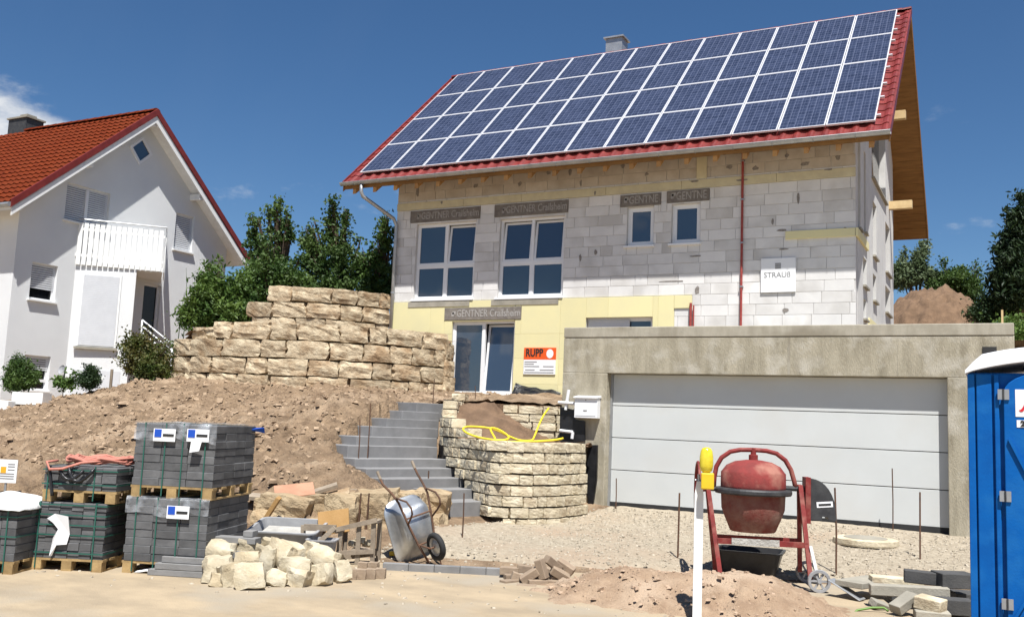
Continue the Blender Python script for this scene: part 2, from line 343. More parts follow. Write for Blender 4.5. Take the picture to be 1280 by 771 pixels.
CP = [(-11.472, 8.317, 1.039), (-17.426, 12.566, 1.343), (-18.550, 11.987, 1.323), (-13.959, 12.097, 1.305), (-11.583, 11.629, 1.282), (-16.423, 16.391, 2.056),
      (-8.199, 9.363, 0.799), (-9.982, 11.348, 1.103), (-13.068, 14.790, 1.576), (-15.805, 17.813, 2.291), (-18.412, 17.354, 2.417), (-14.398, 18.757, 2.369), (-18.868, 15.165, 1.762),
      (-19.847, 14.682, 1.590), (-8.931, 12.314, 1.334), (-8.025, 10.562, 0.984), (-12.122, 16.359, 1.979), (-11.101, 17.212, 2.091), (-7.865, 9.883, 0.744),
      (-8.66, 11.55, .93), (-9.0, 11.75, 1.1), (-9.2, 12.25, 1.28), (-9.3, 12.85, 1.46), (-9.38, 13.4, 1.6), (-9.42, 14.0, 1.74),
      (-6.9, 12.45, .3), (-7.2, 12.5, .36), (-7.5, 12.3, .45), (-8.0, 13.0, .62), (-8.4, 13.3, .85), (-8.8, 14.2, 1.15), (-9.0, 15.0, 1.55), (-7.95, 11.45, .72), (-7.0, 11.6, .3),
      (-12.5, 20.9, 2.33), (-11, 20.9, 2.33), (-9.5, 20.9, 2.2), (-7.3, 14.9, .8), (-7.3, 17, 1.4), (-8.3, 18.5, 1.7),
      (-5.75, 14.5, .37), (-3.2, 14.5, .36), (-.7, 14.5, .33), (1.2, 14.2, .33), (-6.4, 11.2, .2), (-4.2, 12.2, .2), (-2, 12.6, .17), (-4.6, 10.6, .09), (-2.2, 11.2, .02), (0, 12, .1),
      (-6.2, 9.6, .1), (-7.5, 9.6, .2), (-8.6, 9.3, .25), (-9.6, 8.8, .25), (-11.2, 8.4, .25), (-13.5, 8.2, .3), (-16, 8, .35), (-24.9, 14, .9), (-25, 17.4, 1.7), (-24, 22, 1.9), (-22, 19, 1.95), (-30, 12, .6), (-20, 24, 2.6), (-20, 9, .4)]
_P = np.array(CP); _n = len(CP)
def _U(r2): return np.where(r2 > 1e-9, .5 * r2 * np.log(r2 + 1e-12), 0)
_K = _U(((_P[:, None, :2] - _P[None, :, :2]) ** 2).sum(-1)) + np.eye(_n) * .02
_Q = np.hstack([np.ones((_n, 1)), _P[:, :2]])
_w = np.linalg.solve(np.block([[_K, _Q], [_Q.T, np.zeros((3, 3))]]), np.concatenate([_P[:, 2], np.zeros(3)]))
def Hn(x, y):
    x = np.asarray(x, float); y = np.asarray(y, float)
    h = _w[_n] + _w[_n + 1] * x + _w[_n + 2] * y
    for i in range(_n): h = h + _w[i] * _U((x - _P[i, 0]) ** 2 + (y - _P[i, 1]) ** 2)
    s = (y - (9.04 + .45 * (x + 6.13))) * .912                      # distance behind the street edge
    s2 = np.where(x < -6.5, s - .3, s)
    k = np.clip(s2 / .7, 0, 1); k = k * k * (3 - 2 * k)
    h = np.minimum(h, np.maximum(.02 + .42 * s2, 0))                # never steeper than a loose bank at the street
    h = h * k - .03 * (1 - k)
    return np.where(s2 < -.5, -.12, h)
def H(x, y): return float(Hn(x, y))


g = MB(); g.add([(-900, -900, 0), (900, -900, 0), (900, 900, 0), (-900, 900, 0)], [(0, 1, 2, 3)])
struct(g.build('street', 'street'))
def lines(segs):
    out = []
    for a, b, d in segs: out += list(np.arange(a, b - 1e-6, d))
    return np.array(out + [segs[-1][1]])
def sheet(name, xs, ys, hf, m, amp, fine, attr=None, smooth=True):
    X, Y = np.meshgrid(xs, ys); Z = hf(X, Y)
    nx, ny = len(xs), len(ys); V = []
    for j in range(ny):
        for i in range(nx):
            x, y, z = X[j, i], Y[j, i], Z[j, i]
            if amp:
                a = amp(x, y)
                if a > .05: z += a * 1.0 * (.45 - noise.voronoi((x * 3.4 + noise.noise((x * 4, y * 4, 7)) * .5, y * 3.4, 0))[0][0]) + a * .95 * (.45 - noise.voronoi((x * 6.5, y * 6.5 + noise.noise((x * 9, y * 9, 2)) * .4, 3))[0][0])
                if a: z += a * (noise.noise((x * 1.1, y * 1.1, 3)) * .8 + noise.noise((x * 3.1, y * 3.1, 1)) * .55 + abs(noise.noise((x * 5.3, y * 5.3, 5))) * 1.1 + abs(noise.noise((x * 11, y * 11, 9))) * .9 - .5)
            V.append((x, y, z))
    Fc = [(j * nx + i, j * nx + i + 1, (j + 1) * nx + i + 1, (j + 1) * nx + i) for j in range(ny - 1) for i in range(nx - 1)]
    me = bpy.data.meshes.new(name); me.from_pydata(V, [], Fc); me.materials.append(MAT[m])
    if smooth: me.polygons.foreach_set('use_smooth', [True] * len(me.polygons))
    return link(name, me), V
def in_lot(x, y):
    return x > -6.75 + max(0, (y - 12.3)) * .4
def edge_s(x, y): return (y - (9.04 + .45 * (x + 6.13))) * .912
def damp(x, y):
    s = edge_s(x, y)
    if s < .1: return 0
    if y > 22 or x < -26: return .04
    k = min(1, (s - .1) / .6)
    if x > -6.9: return .014 * k
    if x > -8.6 - (y - 11.5) * .22 and 11.4 < y < 15.5: return .012
    return .10 * k
ST = [(-6.77, 12.52, .49, .9), (-7.14, 12.71, .63, .8), (-7.47, 12.92, .766, 1.44), (-7.77, 13.14, .89, 1.62), (-8.07, 13.37, 1.016, 1.7), (-8.38, 13.58, 1.194, 1.69), (-8.57, 13.86, 1.33, 1.55), (-8.74, 14.15, 1.49, 1.3), (-8.9, 14.44, 1.63, 1.05), (-9.08, 14.73, 1.77, .75), (-9.14, 15.07, 1.93, .6)]
def lowered(X, Y):
    z = Hn(X, Y)
    for sx, sy, sz_, sL in ST:
        u_ = (X - sx) * .303 + (Y - sy) * .953; w_ = (X - sx) * -.953 + (Y - sy) * .303
        z = np.where((u_ > -sL - .02) & (u_ < .3) & (w_ > -.12) & (w_ < .6), np.minimum(z, sz_ - .16), z)
    return np.where((X > -15.5) & (X < -2.5) & (Y > 21.2), np.minimum(z, 2.2), np.where((X > -6.6) & (Y > 14.6), np.minimum(z, .3), z))
xs = lines([(-60, -24, 1.2), (-24, -16, .085), (-16, -5.4, .05), (-5.4, 3, .12), (3, 6, .5)])
ys = lines([(4.5, 7.5, .5), (7.5, 15.5, .05), (15.5, 21.2, .075), (21.2, 40, .8)])
terr, TV = sheet('dirt_slope', xs, ys, lowered, 'dirt', damp, True)
struct(terr)
# gravel yard: its own sheet 4 mm and more above the earth, following it, thinning out into the earth at its edge
def lot_h(X, Y):
    s = (Y - (9.04 + .45 * (X + 6.13))) * .912
    left = X - (-6.9 + np.clip(Y - 11.9, 0, 9) * .35)
    z = lowered(X, np.minimum(Y, 14.55)) + .035
    e = np.minimum(np.minimum(left, s - .15), 1)
    return np.where(e < .35, z - .12 * (1 - np.clip(e, -1, .35) / .35) - .02, z)
gx = lines([(-7.6, 3.0, .09)]); gy = lines([(8.4, 14.75, .09)])
lot, LV = sheet('gravel_yard', gx, gy, lot_h, 'gravel', lambda x, y: .018, True); struct(lot)
rng = np.random.default_rng(3)
def grid_z(xs_, ys_, V, px, py):
    i = np.clip(np.searchsorted(xs_, px), 0, len(xs_) - 1); j = np.clip(np.searchsorted(ys_, py), 0, len(ys_) - 1)
    return np.array(V)[j * len(xs_) + i, 2]
# loose clods on the slope, pebbles on the yard (nobody could count them)
n = 13000; px = rng.uniform(-23, -8.2, n); py = rng.uniform(8.8, 20.8, n)
s_ = (py - (9.04 + .45 * (px + 6.13))) * .912
keep = (s_ > .5) & (py < 17.2 + (px + 18.6) * .58) & ~((px > -9.2) & (py > 11.6))
px, py = px[keep], py[keep]
sz = .012 + .055 * rng.random(len(px)) ** 3 + np.where(rng.random(len(px)) < .03, .03, 0)
tag(scatter_rocks('earth_clods', np.stack([px, py, grid_z(xs, ys, TV, px, py) + sz * .1], 1), 'clod', sz, 5), 'loose dry earth clods strewn over the brown slope', 'clods', kind='stuff')
n = 20000; px = rng.uniform(-7.2, 1.5, n); py = rng.uniform(9.2, 14.5, n)
s_ = (py - (9.04 + .45 * (px + 6.13))) * .912
keep = (s_ > .25) & (px > -6.7 + np.clip(py - 12.1, 0, 9) * .4)
px, py = px[keep], py[keep]
tag(scatter_rocks('loose_gravel', np.stack([px, py, grid_z(gx, gy, LV, px, py) + .001], 1), 'pebble', .005 + .016 * rng.random(len(px)) ** 3, 6), 'pale loose gravel covering the yard before the garage', 'gravel', kind='stuff')
n = 700; px = rng.uniform(-9, 1.5, n); py = rng.uniform(4, 10, n)
s_ = (py - (9.04 + .45 * (px + 6.13))) * .912; keep = (s_ < .2) & (s_ > -2.2)
px, py = px[keep], py[keep]
tag(scatter_rocks('street_grit', np.stack([px, py, px * 0 + .005], 1), 'pebble', rng.uniform(.006, .02, len(px)) * np.where(rng.random(len(px)) < .05, 2, 1), 8), 'scattered grit and small stones on the dusty street', 'grit', kind='stuff')

# bank behind the garage, to the right of the house
def bank(X, Y): return 3.0 + np.clip(Y - 22, 0, 60) * .07 + np.clip(X + 2, 0, 40) * .03
bk, _ = sheet('grass_bank', lines([(-2.6, 40, 1.5)]), lines([(15.0, 90, 1.5)]), bank, 'dirt', lambda x, y: .06, True); struct(bk)
def terrace(X, Y): return 3.72 + np.clip(Y - 20, 0, 60) * .05 - np.clip(-18.2 - X, 0, 3) * .6
# ---------------------------------------------------------------- house under construction
HX0, HX1, HY, HB = -14.72, -2.83, 21.4, 29.1
EY, EZ, RY, RZ = 20.434, 7.899, 25.789, 12.706
SL = (RZ - EZ) / (RY - EY); ANG = math.atan(SL)
XV0, XV1 = -15.85, -2.034
house = thing('house_shell', 'unrendered grey block house shell with solar panels on a red roof', 'house', (-8.8, 21.4, 2.2))
def hp(name, mb, m, **k): return wpart(name, mb, m, house, **k)
def rect_sub(r, holes):
    out = [r]
    for hx0, hx1, hz0, hz1 in holes:
        nxt = []
        for x0, x1, z0, z1 in out:
            if hx1 <= x0 or hx0 >= x1 or hz1 <= z0 or hz0 >= z1: nxt.append((x0, x1, z0, z1)); continue
            if hx0 > x0: nxt.append((x0, hx0, z0, z1))
            if hx1 < x1: nxt.append((hx1, x1, z0, z1))
            a, b = max(x0, hx0), min(x1, hx1)
            if hz0 > z0: nxt.append((a, b, z0, hz0))
            if hz1 < z1: nxt.append((a, b, hz1, z1))
        out = nxt
    return out
WIN = {'w1': (-14.06, -12.23, 4.81, 6.85), 'w2': (-11.52, -9.70, 4.80, 6.83), 's1': (-8.06, -7.39, 5.97, 6.91), 's2': (-6.95, -6.26, 5.97, 6.91),
       'door': (-12.79, -10.96, 2.33, 4.20), 'low': (-9.04, -7.35, 3.3, 4.25)}
LIN = [(-14.27, -12.12, 6.9, 7.215), (-11.69, -9.62, 6.9, 7.215), (-8.24, -7.22, 6.93, 7.21), (-7.07, -6.05, 6.95, 7.225), (-13.03, -10.79, 4.24, 4.56)]
YEL = [(HX0, -6.84, 2.0, 4.735), (-6.84, -6.42, 4.44, 4.735)]
BAND = (HX0, HX1, 7.255, 7.452)
wins = list(WIN.values())
# wall core (backing), with real openings
core = MB()
for x0, x1, z0, z1 in rect_sub((HX0 + .01, HX1 - .01, 1.6, 8.78), wins): core.box(x0, x1, HY + .012, HY + .3, z0, z1)
# left side wall and back wall, gable on the right
core.box(HX0 + .012, HX0 + .3, HY + .3, HB, 1.6, 8.7); core.box(HX0 + .3, HX1 - .3, HB - .3, HB - .01, 1.6, 8.7)
hp('wall_core', core, 'block_joint')
# facing blocks, each its own piece
meshes = {}
def piece(name, x0, x1, z0, z1, y0, y1, m, parent=house):
    k = (round(x1 - x0, 2), round(z1 - z0, 2), round(y1 - y0, 3), m)
    if k not in meshes:
        b = MB(); w, h, d = x1 - x0, z1 - z0, y1 - y0; c = .004
        b.add([(-w/2 + c, 0, -h/2 + c), (w/2 - c, 0, -h/2 + c), (w/2 - c, 0, h/2 - c), (-w/2 + c, 0, h/2 - c), (-w/2, c, -h/2), (w/2, c, -h/2), (w/2, c, h/2), (-w/2, c, h/2),
               (-w/2, d, -h/2), (w/2, d, -h/2), (w/2, d, h/2), (-w/2, d, h/2)],
              [(0, 1, 2, 3), (0, 4, 5, 1), (1, 5, 6, 2), (2, 6, 7, 3), (3, 7, 4, 0), (4, 8, 9, 5), (5, 9, 10, 6), (6, 10, 11, 7), (7, 11, 8, 4), (8, 11, 10, 9)])
        meshes[k] = b.mesh(name, m)
    return link(name, meshes[k], parent, Vector(((x0 + x1) / 2, y0, (z0 + z1) / 2)) - Vector(parent.location))
holes = wins + LIN + YEL + [BAND]
rb = random.Random(11); z = 3.0; row = 0
while z < 8.7:
    z1 = min(z + .25, 8.74); x = HX0 - (row % 2) * .31 - rb.uniform(0, .1); row += 1
    while x < HX1:
        L = .625 if rb.random() < .8 else rb.choice((.31, .5, .75))
        a, b = max(x, HX0), min(x + L, HX1); x += L
        if b - a < .05: continue
        top = z >= 7.45  # courses under the eave take the block colour with painted-in shade
        for q in rect_sub((a, b, z, z1), holes):
            if q[1] - q[0] > .04 and q[3] - q[2] > .03:
                j = .005
                piece('block', q[0] + j, q[1] - j, q[2] + j * .8, q[3] - j * .8, HY - rb.uniform(0, .003), HY + .018, 'block_eave_shade' if top else 'block')
    z = z1
# yellow insulation sheets on the lower storey
x = HX0
while x < -6.85:
    b = min(x + 1.25, -6.84)
    for z0, z1 in ((2.0, 2.62), (2.62, 3.25), (3.25, 3.87), (3.87, 4.735)):
        for q in rect_sub((x, b, z0, z1), wins + LIN):
            if q[1] - q[0] > .03 and q[3] - q[2] > .03: piece('insulation_sheet', q[0] + .0015, q[1] - .0015, q[2] + .0015, q[3] - .0015, HY - .035, HY + .018, 'insul_yellow')
    x = b
piece('insulation_sheet', -6.836, -6.42, 4.44, 4.735, HY - .03, HY + .018, 'insul_yellow')
# pale ring-beam strip in lengths, and the short strip at the right corner
x = HX0
for L in (2.1, 1.7, 2.3, 1.9, 2.2, 1.69):
    piece('ring_beam_strip', x + .003, x + L - .003, 7.257, 7.45, HY - .028, HY + .018, 'strip_yellow'); x += L
piece('insulation_strip', -4.31, -2.84, 5.93, 6.11, HY - .05, HY - .0035, 'insul_yellow')
piece('insulation_strip', -6.36, -6.12, 7.47, 8.2, HY - .03, HY - .0035, 'strip_yellow')
# smears of adhesive and chipped spots
dk = random.Random(5)
for i, (x, z, w, h) in enumerate([(-14.1, 7.75, .1, .34), (-12.3, 7.78, .16, .14), (-11.0, 7.72, .13, .16), (-10.2, 7.95, .12, .1), (-9.6, 7.9, .1, .22), (-9.3, 7.62, .08, .2), (-8.2, 7.95, .14, .13), (-7.6, 7.7, .12, .1), (-5.6, 7.7, .15, .12), (-5.0, 7.62, .16, .12), (-4.3, 7.85, .14, .1), (-3.9, 7.62, .24, .1), (-3.2, 7.7, .13, .12),
                                   (-9.25, 5.75, .07, .2), (-8.85, 5.85, .09, .17), (-4.05, 6.85, .07, .28), (-4.6, 6.35, .06, .16), (-6.35, 5.65, .3, .05), (-6.9, 5.08, .7, .035), (-4.35, 5.72, .22, .04), (-6.3, 4.85, .12, .2), (-4.3, 4.35, .15, .12), (-3.05, 6.1, .07, .1), (-4.4, 6.15, .3, .07), (-13.3, 7.4, .08, .1), (-8.9, 7.33, .06, .12), (-5.3, 7.36, .3, .05), (-3.4, 7.44, .2, .05), (-6.4, 7.42, .25, .05)]):
    b = MB(); k = 9; pts = []
    for j in range(k):
        a = 6.283 * j / k; r = dk.uniform(.3, .55); pts.append((x + w * r * math.cos(a), z + h * r * math.sin(a)))
    yy = HY - .034 if 7.25 < z < 7.46 else HY - .008
    b.prism(pts, yy, yy + .006); hp('mortar_spot', b, 'mark_dark')
# lintels with their stencilled lettering
for i, (x0, x1, z0, z1) in enumerate(LIN):
    yo = .05 if i == 4 else .03
    b = MB(); b.box(x0, x1, HY - yo, HY + .018, z0, z1); lo = hp('lintel', b, 'lintel', bevel=.006)
    txt = 'GENTNER Crailsheim' if i in (0, 1, 4) else 'GENTNE'
    me = text_mesh(txt, .265 if len(txt) > 8 else .27, 'lintel_text', bold=.004)
    wdt = max(v.co.x for v in me.vertices) * 2; tw = (x1 - x0) * (.82 if len(txt) > 8 else .72)
    t = link('lettering', me, lo, ((x0 + x1) / 2 + (.13 if len(txt) > 8 else .14) * (x1 - x0) * .6, HY - yo - .003, (z0 + z1) / 2), (math.pi / 2, 0, 0), (tw / wdt, 1, 1))
    b = MB(); cxm = x0 + .1 + (.12 if len(txt) > 8 else 0)
    b.box(cxm, cxm + .07, HY - yo - .003, HY - yo, z0 + .09, z0 + .2); b.box(cxm + .02, cxm + .12, HY - yo - .003, HY - yo, z0 + .15, z0 + .23)
    q = b.build('stencil_mark', 'lintel_text', lo)

def frame_rect(b, x0, x1, z0, z1, y0, y1, t, tb=None):
    tb = tb or t
    b.box(x0, x1, y0, y1, z0, z0 + tb); b.box(x0, x1, y0, y1, z1 - t, z1); b.box(x0, x0 + t, y0, y1, z0 + tb, z1 - t); b.box(x1 - t, x1, y0, y1, z0 + tb, z1 - t)
    return b
def window(x0, x1, z0, z1, cols, trans=None, tilt=(), y=HY + .085, sill=True, glass='glass'):
    """window part; outer frame mesh is the part, sashes / glass / sill its sub-parts"""
    b = MB(); t = .055
    frame_rect(b, x0, x1, z0, z1, y, y + .07, t)
    xm = [x0 + (x1 - x0) * i / cols for i in range(cols + 1)]
    for xx in xm[1:-1]: b.box(xx - .035, xx + .035, y + .002, y + .068, z0 + t, z1 - t)
    zs = [z0, z1] if trans is None else [z0, trans, z1]
    if trans: b.box(x0 + t, x1 - t, y + .001, y + .069, trans - .045, trans + .045)
    w = hp('window', b, 'white_pvc')
    for i in range(cols):
        for j in range(len(zs) - 1):
            a = xm[i] + (t if i == 0 else .035); c = xm[i + 1] - (t if i == cols - 1 else .035)
            e = zs[j] + (t if j == 0 else .045); f = zs[j + 1] - (t if j == len(zs) - 2 else .045)
            if (i, j) in tilt:
                s = MB(); frame_rect(s, a + .004, c - .004, 0, f - e - .004, 0, .05, .055); o = s.build('sash', 'white_pvc', w); o.location = (0, y + .012, e); o.rotation_euler = (-math.radians(5.5), 0, 0)
                g2 = MB(); g2.box(a + .058, c - .058, .02, .03, .055, f - e - .06); g2 = g2.build('pane', glass, w); g2.location = (0, y + .012, e); g2.rotation_euler = (-math.radians(5.5), 0, 0)
                bk2 = MB(); bk2.box(a, c, y + .26, y + .27, e, f); bk2.build('dark_interior', 'rubber', w)
            else:
                s = MB(); frame_rect(s, a, c, e, f, y + .01, y + .05, .03 if cols > 1 else .05); s.build('sash', 'white_pvc', w)
                k = .03 if cols > 1 else .05
                g2 = MB(); g2.box(a + k, c - k, y + .03, y + .04, e + k, f - k); g2.build('pane', glass, w)
    if sill:
        s = MB(); s.box(x0 - .06, x1 + .03, HY - .06, y - .002, z0 - .05, z0 - .004); s.build('sill', 'white_pvc', w)
    return w
window(*WIN['w1'], 2, 5.72, [(1, 1)]); window(*WIN['w2'], 2, 5.70, [(0, 1), (1, 1)])
window(*WIN['s1'], 1); window(*WIN['s2'], 1)
# grey weather boards under the two tall windows
for x0, x1 in ((-14.18, -12.3), (-11.66, -9.78)):
    b = MB(); b.box(x0, x1, HY - .048, HY - .036, 4.60, 4.745); hp('sill_board', b, 'concrete_grey')
dw = window(*WIN['door'], 2, None, [(1, 0)], sill=False, y=HY + .05); dw.name = 'terrace_door'
lw = window(*WIN['low'], 2, None, sill=False, y=HY + .1)
b = MB(); b.box(-9.0, -7.95, HY + .06, HY + .09, 3.5, 4.2); hp('roller_shutter', b, 'shutter')
# red scaffold-thin vertical pipe on the facade
b = MB(); b.tube([(-5.275, HY - .05, 3.2), (-5.275, HY - .05, 8.15)], .028, 8); pr = hp('riser_pipe', b, 'pole_red')
for zz in (3.9, 4.9, 5.9, 6.9, 7.8):
    b = MB(); b.box(-5.315, -5.235, HY - .08, HY - .003, zz - .015, zz + .015); hp('pipe_clip', b, 'zinc')
b = MB(); b.tube([(-6.43, HY - .06, 3.2), (-6.43, HY - .06, 4.55)], .03, 8); b.tube([(-6.36, HY - .06, 3.2), (-6.36, HY - .06, 4.5)], .018, 8); hp('pipe_pair', b, 'pole_red')
# right gable wall with openings
SX = HX1
def gable_pts(y): return EZ + SL * (min(y, 2 * RY - y) - EY) - .16
SW = [(21.75, 22.15, 6.2, 8.35), (22.75, 23.05, 6.3, 8.2), (24.2, 27.2, 7.95, 10.2), (22.55, 23.2, 5.05, 5.7), (22.6, 23.1, 4.3, 4.75), (24.35, 25.1, 6.05, 7.4), (24.35, 25.0, 4.95, 5.6), (27.1, 28.2, 6.1, 7.45), (27.0, 28.2, 5.0, 5.7)]
gb = MB(); ysl = sorted({HY + .3, RY, HB} | {a for w in SW for a in w[:2]})
for a, c in zip(ysl[:-1], ysl[1:]):
    hs = sorted([(w[2], w[3]) for w in SW if w[0] <= a + 1e-6 and w[1] >= c - 1e-6]); z0 = 1.6
    for h0, h1 in hs: gb.box(SX - .3, SX - .002, a, c, z0, h0); z0 = h1
    zt0, zt1 = gable_pts(a), gable_pts(c)
    gb.add([(SX - .3, a, z0), (SX - .002, a, z0), (SX - .002, c, z0), (SX - .3, c, z0), (SX - .3, a, zt0), (SX - .002, a, zt0), (SX - .002, c, zt1), (SX - .3, c, zt1)],
           [(3, 2, 1, 0), (4, 5, 6, 7), (0, 1, 5, 4), (1, 2, 6, 5), (2, 3, 7, 6), (3, 0, 4, 7)])
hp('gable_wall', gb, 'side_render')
for i, w in enumerate(SW):
    b = MB(); b.box(SX - .2, SX - .17, w[0], w[1], w[2], w[3]); o = hp('gable_window', b, 'glass_dark' if i > 1 else 'concrete_grey')
    b = MB(); b.box(SX - .16, SX + .07, w[0] - .04, w[1] + .04, w[2] - .05, w[2] - .004); b.build('sill', 'concrete_grey', o)
b = MB(); b.box(SX - .001, SX + .04, 23.4, 27.4, 3.3, 4.4); hp('insulation_sheet', b, 'insul_yellow')
b = MB(); b.box(SX - .001, SX + .05, HY - .04, 23.2, 5.93, 6.11); hp('insulation_strip', b, 'insul_yellow')
# roof: two boarded slopes, soffit boards, rafters, purlins, verge boards, tiles, ridge
def slope_pt(y, dz=0): return EZ + SL * (y - EY) + dz
nrm = Vector((0, -math.sin(ANG), math.cos(ANG)))
roof = MB(); th = .16
prof = [(EY, EZ - .03), (RY, RZ - .03), (2 * RY - EY, EZ - .03), (2 * RY - EY, EZ - .03 - th), (RY, RZ - .03 - th * 1.2), (EY, EZ - .03 - th)]
vs = [(XV0 + .03, y, z) for y, z in prof] + [(XV1 - .03, y, z) for y, z in prof]; n6 = 6
roof.add(vs, [(0, 1, 7, 6), (1, 2, 8, 7), (2, 3, 9, 8), (3, 4, 10, 9), (4, 5, 11, 10), (5, 0, 6, 11), (0, 5, 4, 1), (1, 4, 3, 2), (6, 7, 10, 11), (7, 8, 9, 10)])
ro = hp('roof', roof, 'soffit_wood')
b = MB()
for sg in (0, 1):
    for y0, y1 in ((EY - .02, RY + .01),):
        pts = [(y0, slope_pt(y0) - .22), (y1, slope_pt(y1) - .22), (y1, slope_pt(y1) + .06), (y0, slope_pt(y0) + .06)]
        if sg: pts = [(2 * RY - y, z) for y, z in pts]
        for xx in (XV1 - .028, XV0):
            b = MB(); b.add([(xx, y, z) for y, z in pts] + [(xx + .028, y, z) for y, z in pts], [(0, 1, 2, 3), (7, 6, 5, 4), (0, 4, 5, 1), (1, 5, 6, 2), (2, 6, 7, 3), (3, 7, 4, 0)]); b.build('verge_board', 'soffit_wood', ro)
fb = MB(); fb.box(XV0, XV1, EY - .005, EY + .02, EZ - .12, EZ - .02); fb.build('fascia', 'soffit_wood', ro)
# soffit board battens of the gable overhang
for k in range(26):
    y = RY + .12 + k * .2
    if y > 2 * RY - EY - .1: break
    z = EZ + SL * (2 * RY - y - EY) - .03 - th * 1.02
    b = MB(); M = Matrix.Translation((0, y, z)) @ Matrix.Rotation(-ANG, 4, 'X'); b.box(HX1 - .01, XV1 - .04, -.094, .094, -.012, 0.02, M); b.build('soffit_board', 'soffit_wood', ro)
for k in range(26):
    y = RY - .12 - k * .2
    if y < EY + .1: break
    z = slope_pt(y) - .03 - th * 1.02
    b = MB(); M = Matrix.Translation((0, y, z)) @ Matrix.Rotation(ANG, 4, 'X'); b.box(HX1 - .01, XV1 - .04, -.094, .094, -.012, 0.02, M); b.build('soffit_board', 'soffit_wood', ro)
x = XV0 + .3; 
while x < XV1 - .1:
    b = MB(); y1 = HY + .02; y0 = EY + .03
    a0, a1 = slope_pt(y0) - .035 - th, slope_pt(y1) - .035 - th
    b.add([(x, y0, a0 - .15), (x + .1, y0, a0 - .15), (x + .1, y1, a1 - .24), (x, y1, a1 - .24), (x, y0, a0 + .02), (x + .1, y0, a0 + .02), (x + .1, y1, a1 + .02), (x, y1, a1 + .02)],
          [(3, 2, 1, 0), (4, 5, 6, 7), (0, 1, 5, 4), (1, 2, 6, 5), (2, 3, 7, 6), (3, 0, 4, 7)])
    b.build('rafter', 'wood', ro); x += .655
for p in ((-2.200, 26.353, 10.117), (-2.200, 28.077, 8.103)):
    zt = p[2] + .1
    b = MB(); b.box(HX1 - .01, XV1 - .2, p[1] - .09, p[1] + .09, zt - .22, zt); b.build('purlin_end', 'wood_light', ro)
# S-profile roof tile, one mesh shared by every tile
def tile_mesh(m, w=.30, l=.40):
    prof = [(-.5, .012), (-.36, .004), (-.2, 0), (-.04, .006), (.1, .03), (.26, .045), (.4, .034), (.5, .012)]
    V = []; Fs = []
    for yy, zo in ((0, .022), (l, .0)):
        for px_, pz in prof: V.append((px_ * w, yy, pz + zo))
    k = len(prof)
    for px_, pz in prof: V.append((px_ * w, 0, pz + .022 - .02))
    for i in range(k - 1): Fs.append((i, i + 1, k + i + 1, k + i)); Fs.append((2 * k + i, 2 * k + i + 1, i + 1, i))
    me = bpy.data.meshes.new('tile'); me.from_pydata(V, [], Fs); me.materials.append(MAT[m]); return me
TM = tile_mesh('tile_red')
TW, TL = .30, .345
def put_tile(x, s, name='tile'):
    y = EY - .04 + s * math.cos(ANG); z = EZ - .04 * SL + s * math.sin(ANG) + .002
    return link(name, TM, ro, (x, y, z), (ANG, 0, 0))
ncol = int((XV1 - XV0) / TW); slen = (RY - EY) / math.cos(ANG); nrow = int(slen / TL)
for r in range(nrow + 1):
    for c in range(ncol):
        x = XV1 - TW * (c + .5) - .01
        if r <= 1 or c <= 2 or c >= ncol - 2: put_tile(x, r * TL * (slen / ((nrow + .7) * TL)))
ur = MB(); M = Matrix.Translation((0, EY, EZ)) @ Matrix.Rotation(ANG, 4, 'X')
ur.box(XV0 + .6, XV1 - .9, .7, slen - .05, -.02, .012, M); o = ur.build('tile_field', 'tile_red', ro)
ur = MB(); M = Matrix.Translation((0, 2 * RY - EY, EZ)) @ Matrix.Rotation(math.pi - ANG, 4, 'X'); ur.box(XV0, XV1, 0.0, slen, -.04, -.012, M); ur.build('tile_field', 'tile_red', ro)
x = XV0
while x < XV1 - .05:
    b = MB(); x1 = min(x + .4, XV1 + .01); pts = [(RY + .13 * math.cos(a), RZ + .0 + .085 * math.sin(a)) for a in [math.pi * i / 8 for i in range(9)]]
    b.add([(x, y, z) for y, z in pts] + [(x1, y, z + .012) for y, z in pts], [(i, i + 1, 10 + i, 9 + i) for i in range(8)] + [tuple(range(9)), tuple(range(17, 8, -1))]); b.build('ridge_tile', 'tile_red', ro); x += .4
for r in range(nrow + 1):
    s0 = r * TL * (slen / ((nrow + .7) * TL)); y = EY - .02 + s0 * math.cos(ANG); z = slope_pt(y)
    b = MB(); M = Matrix.Translation((0, y, z)) @ Matrix.Rotation(ANG, 4, 'X'); b.box(XV1 - .03, XV1 + .012, 0, .37, -.11, .06 - r % 2 * .004, M); b.build('verge_tile', 'tile_red', ro)
    b = MB(); b.box(XV0 - .012, XV0 + .03, 0, .37, -.11, .06 - r % 2 * .004, M); b.build('verge_tile', 'tile_red', ro)
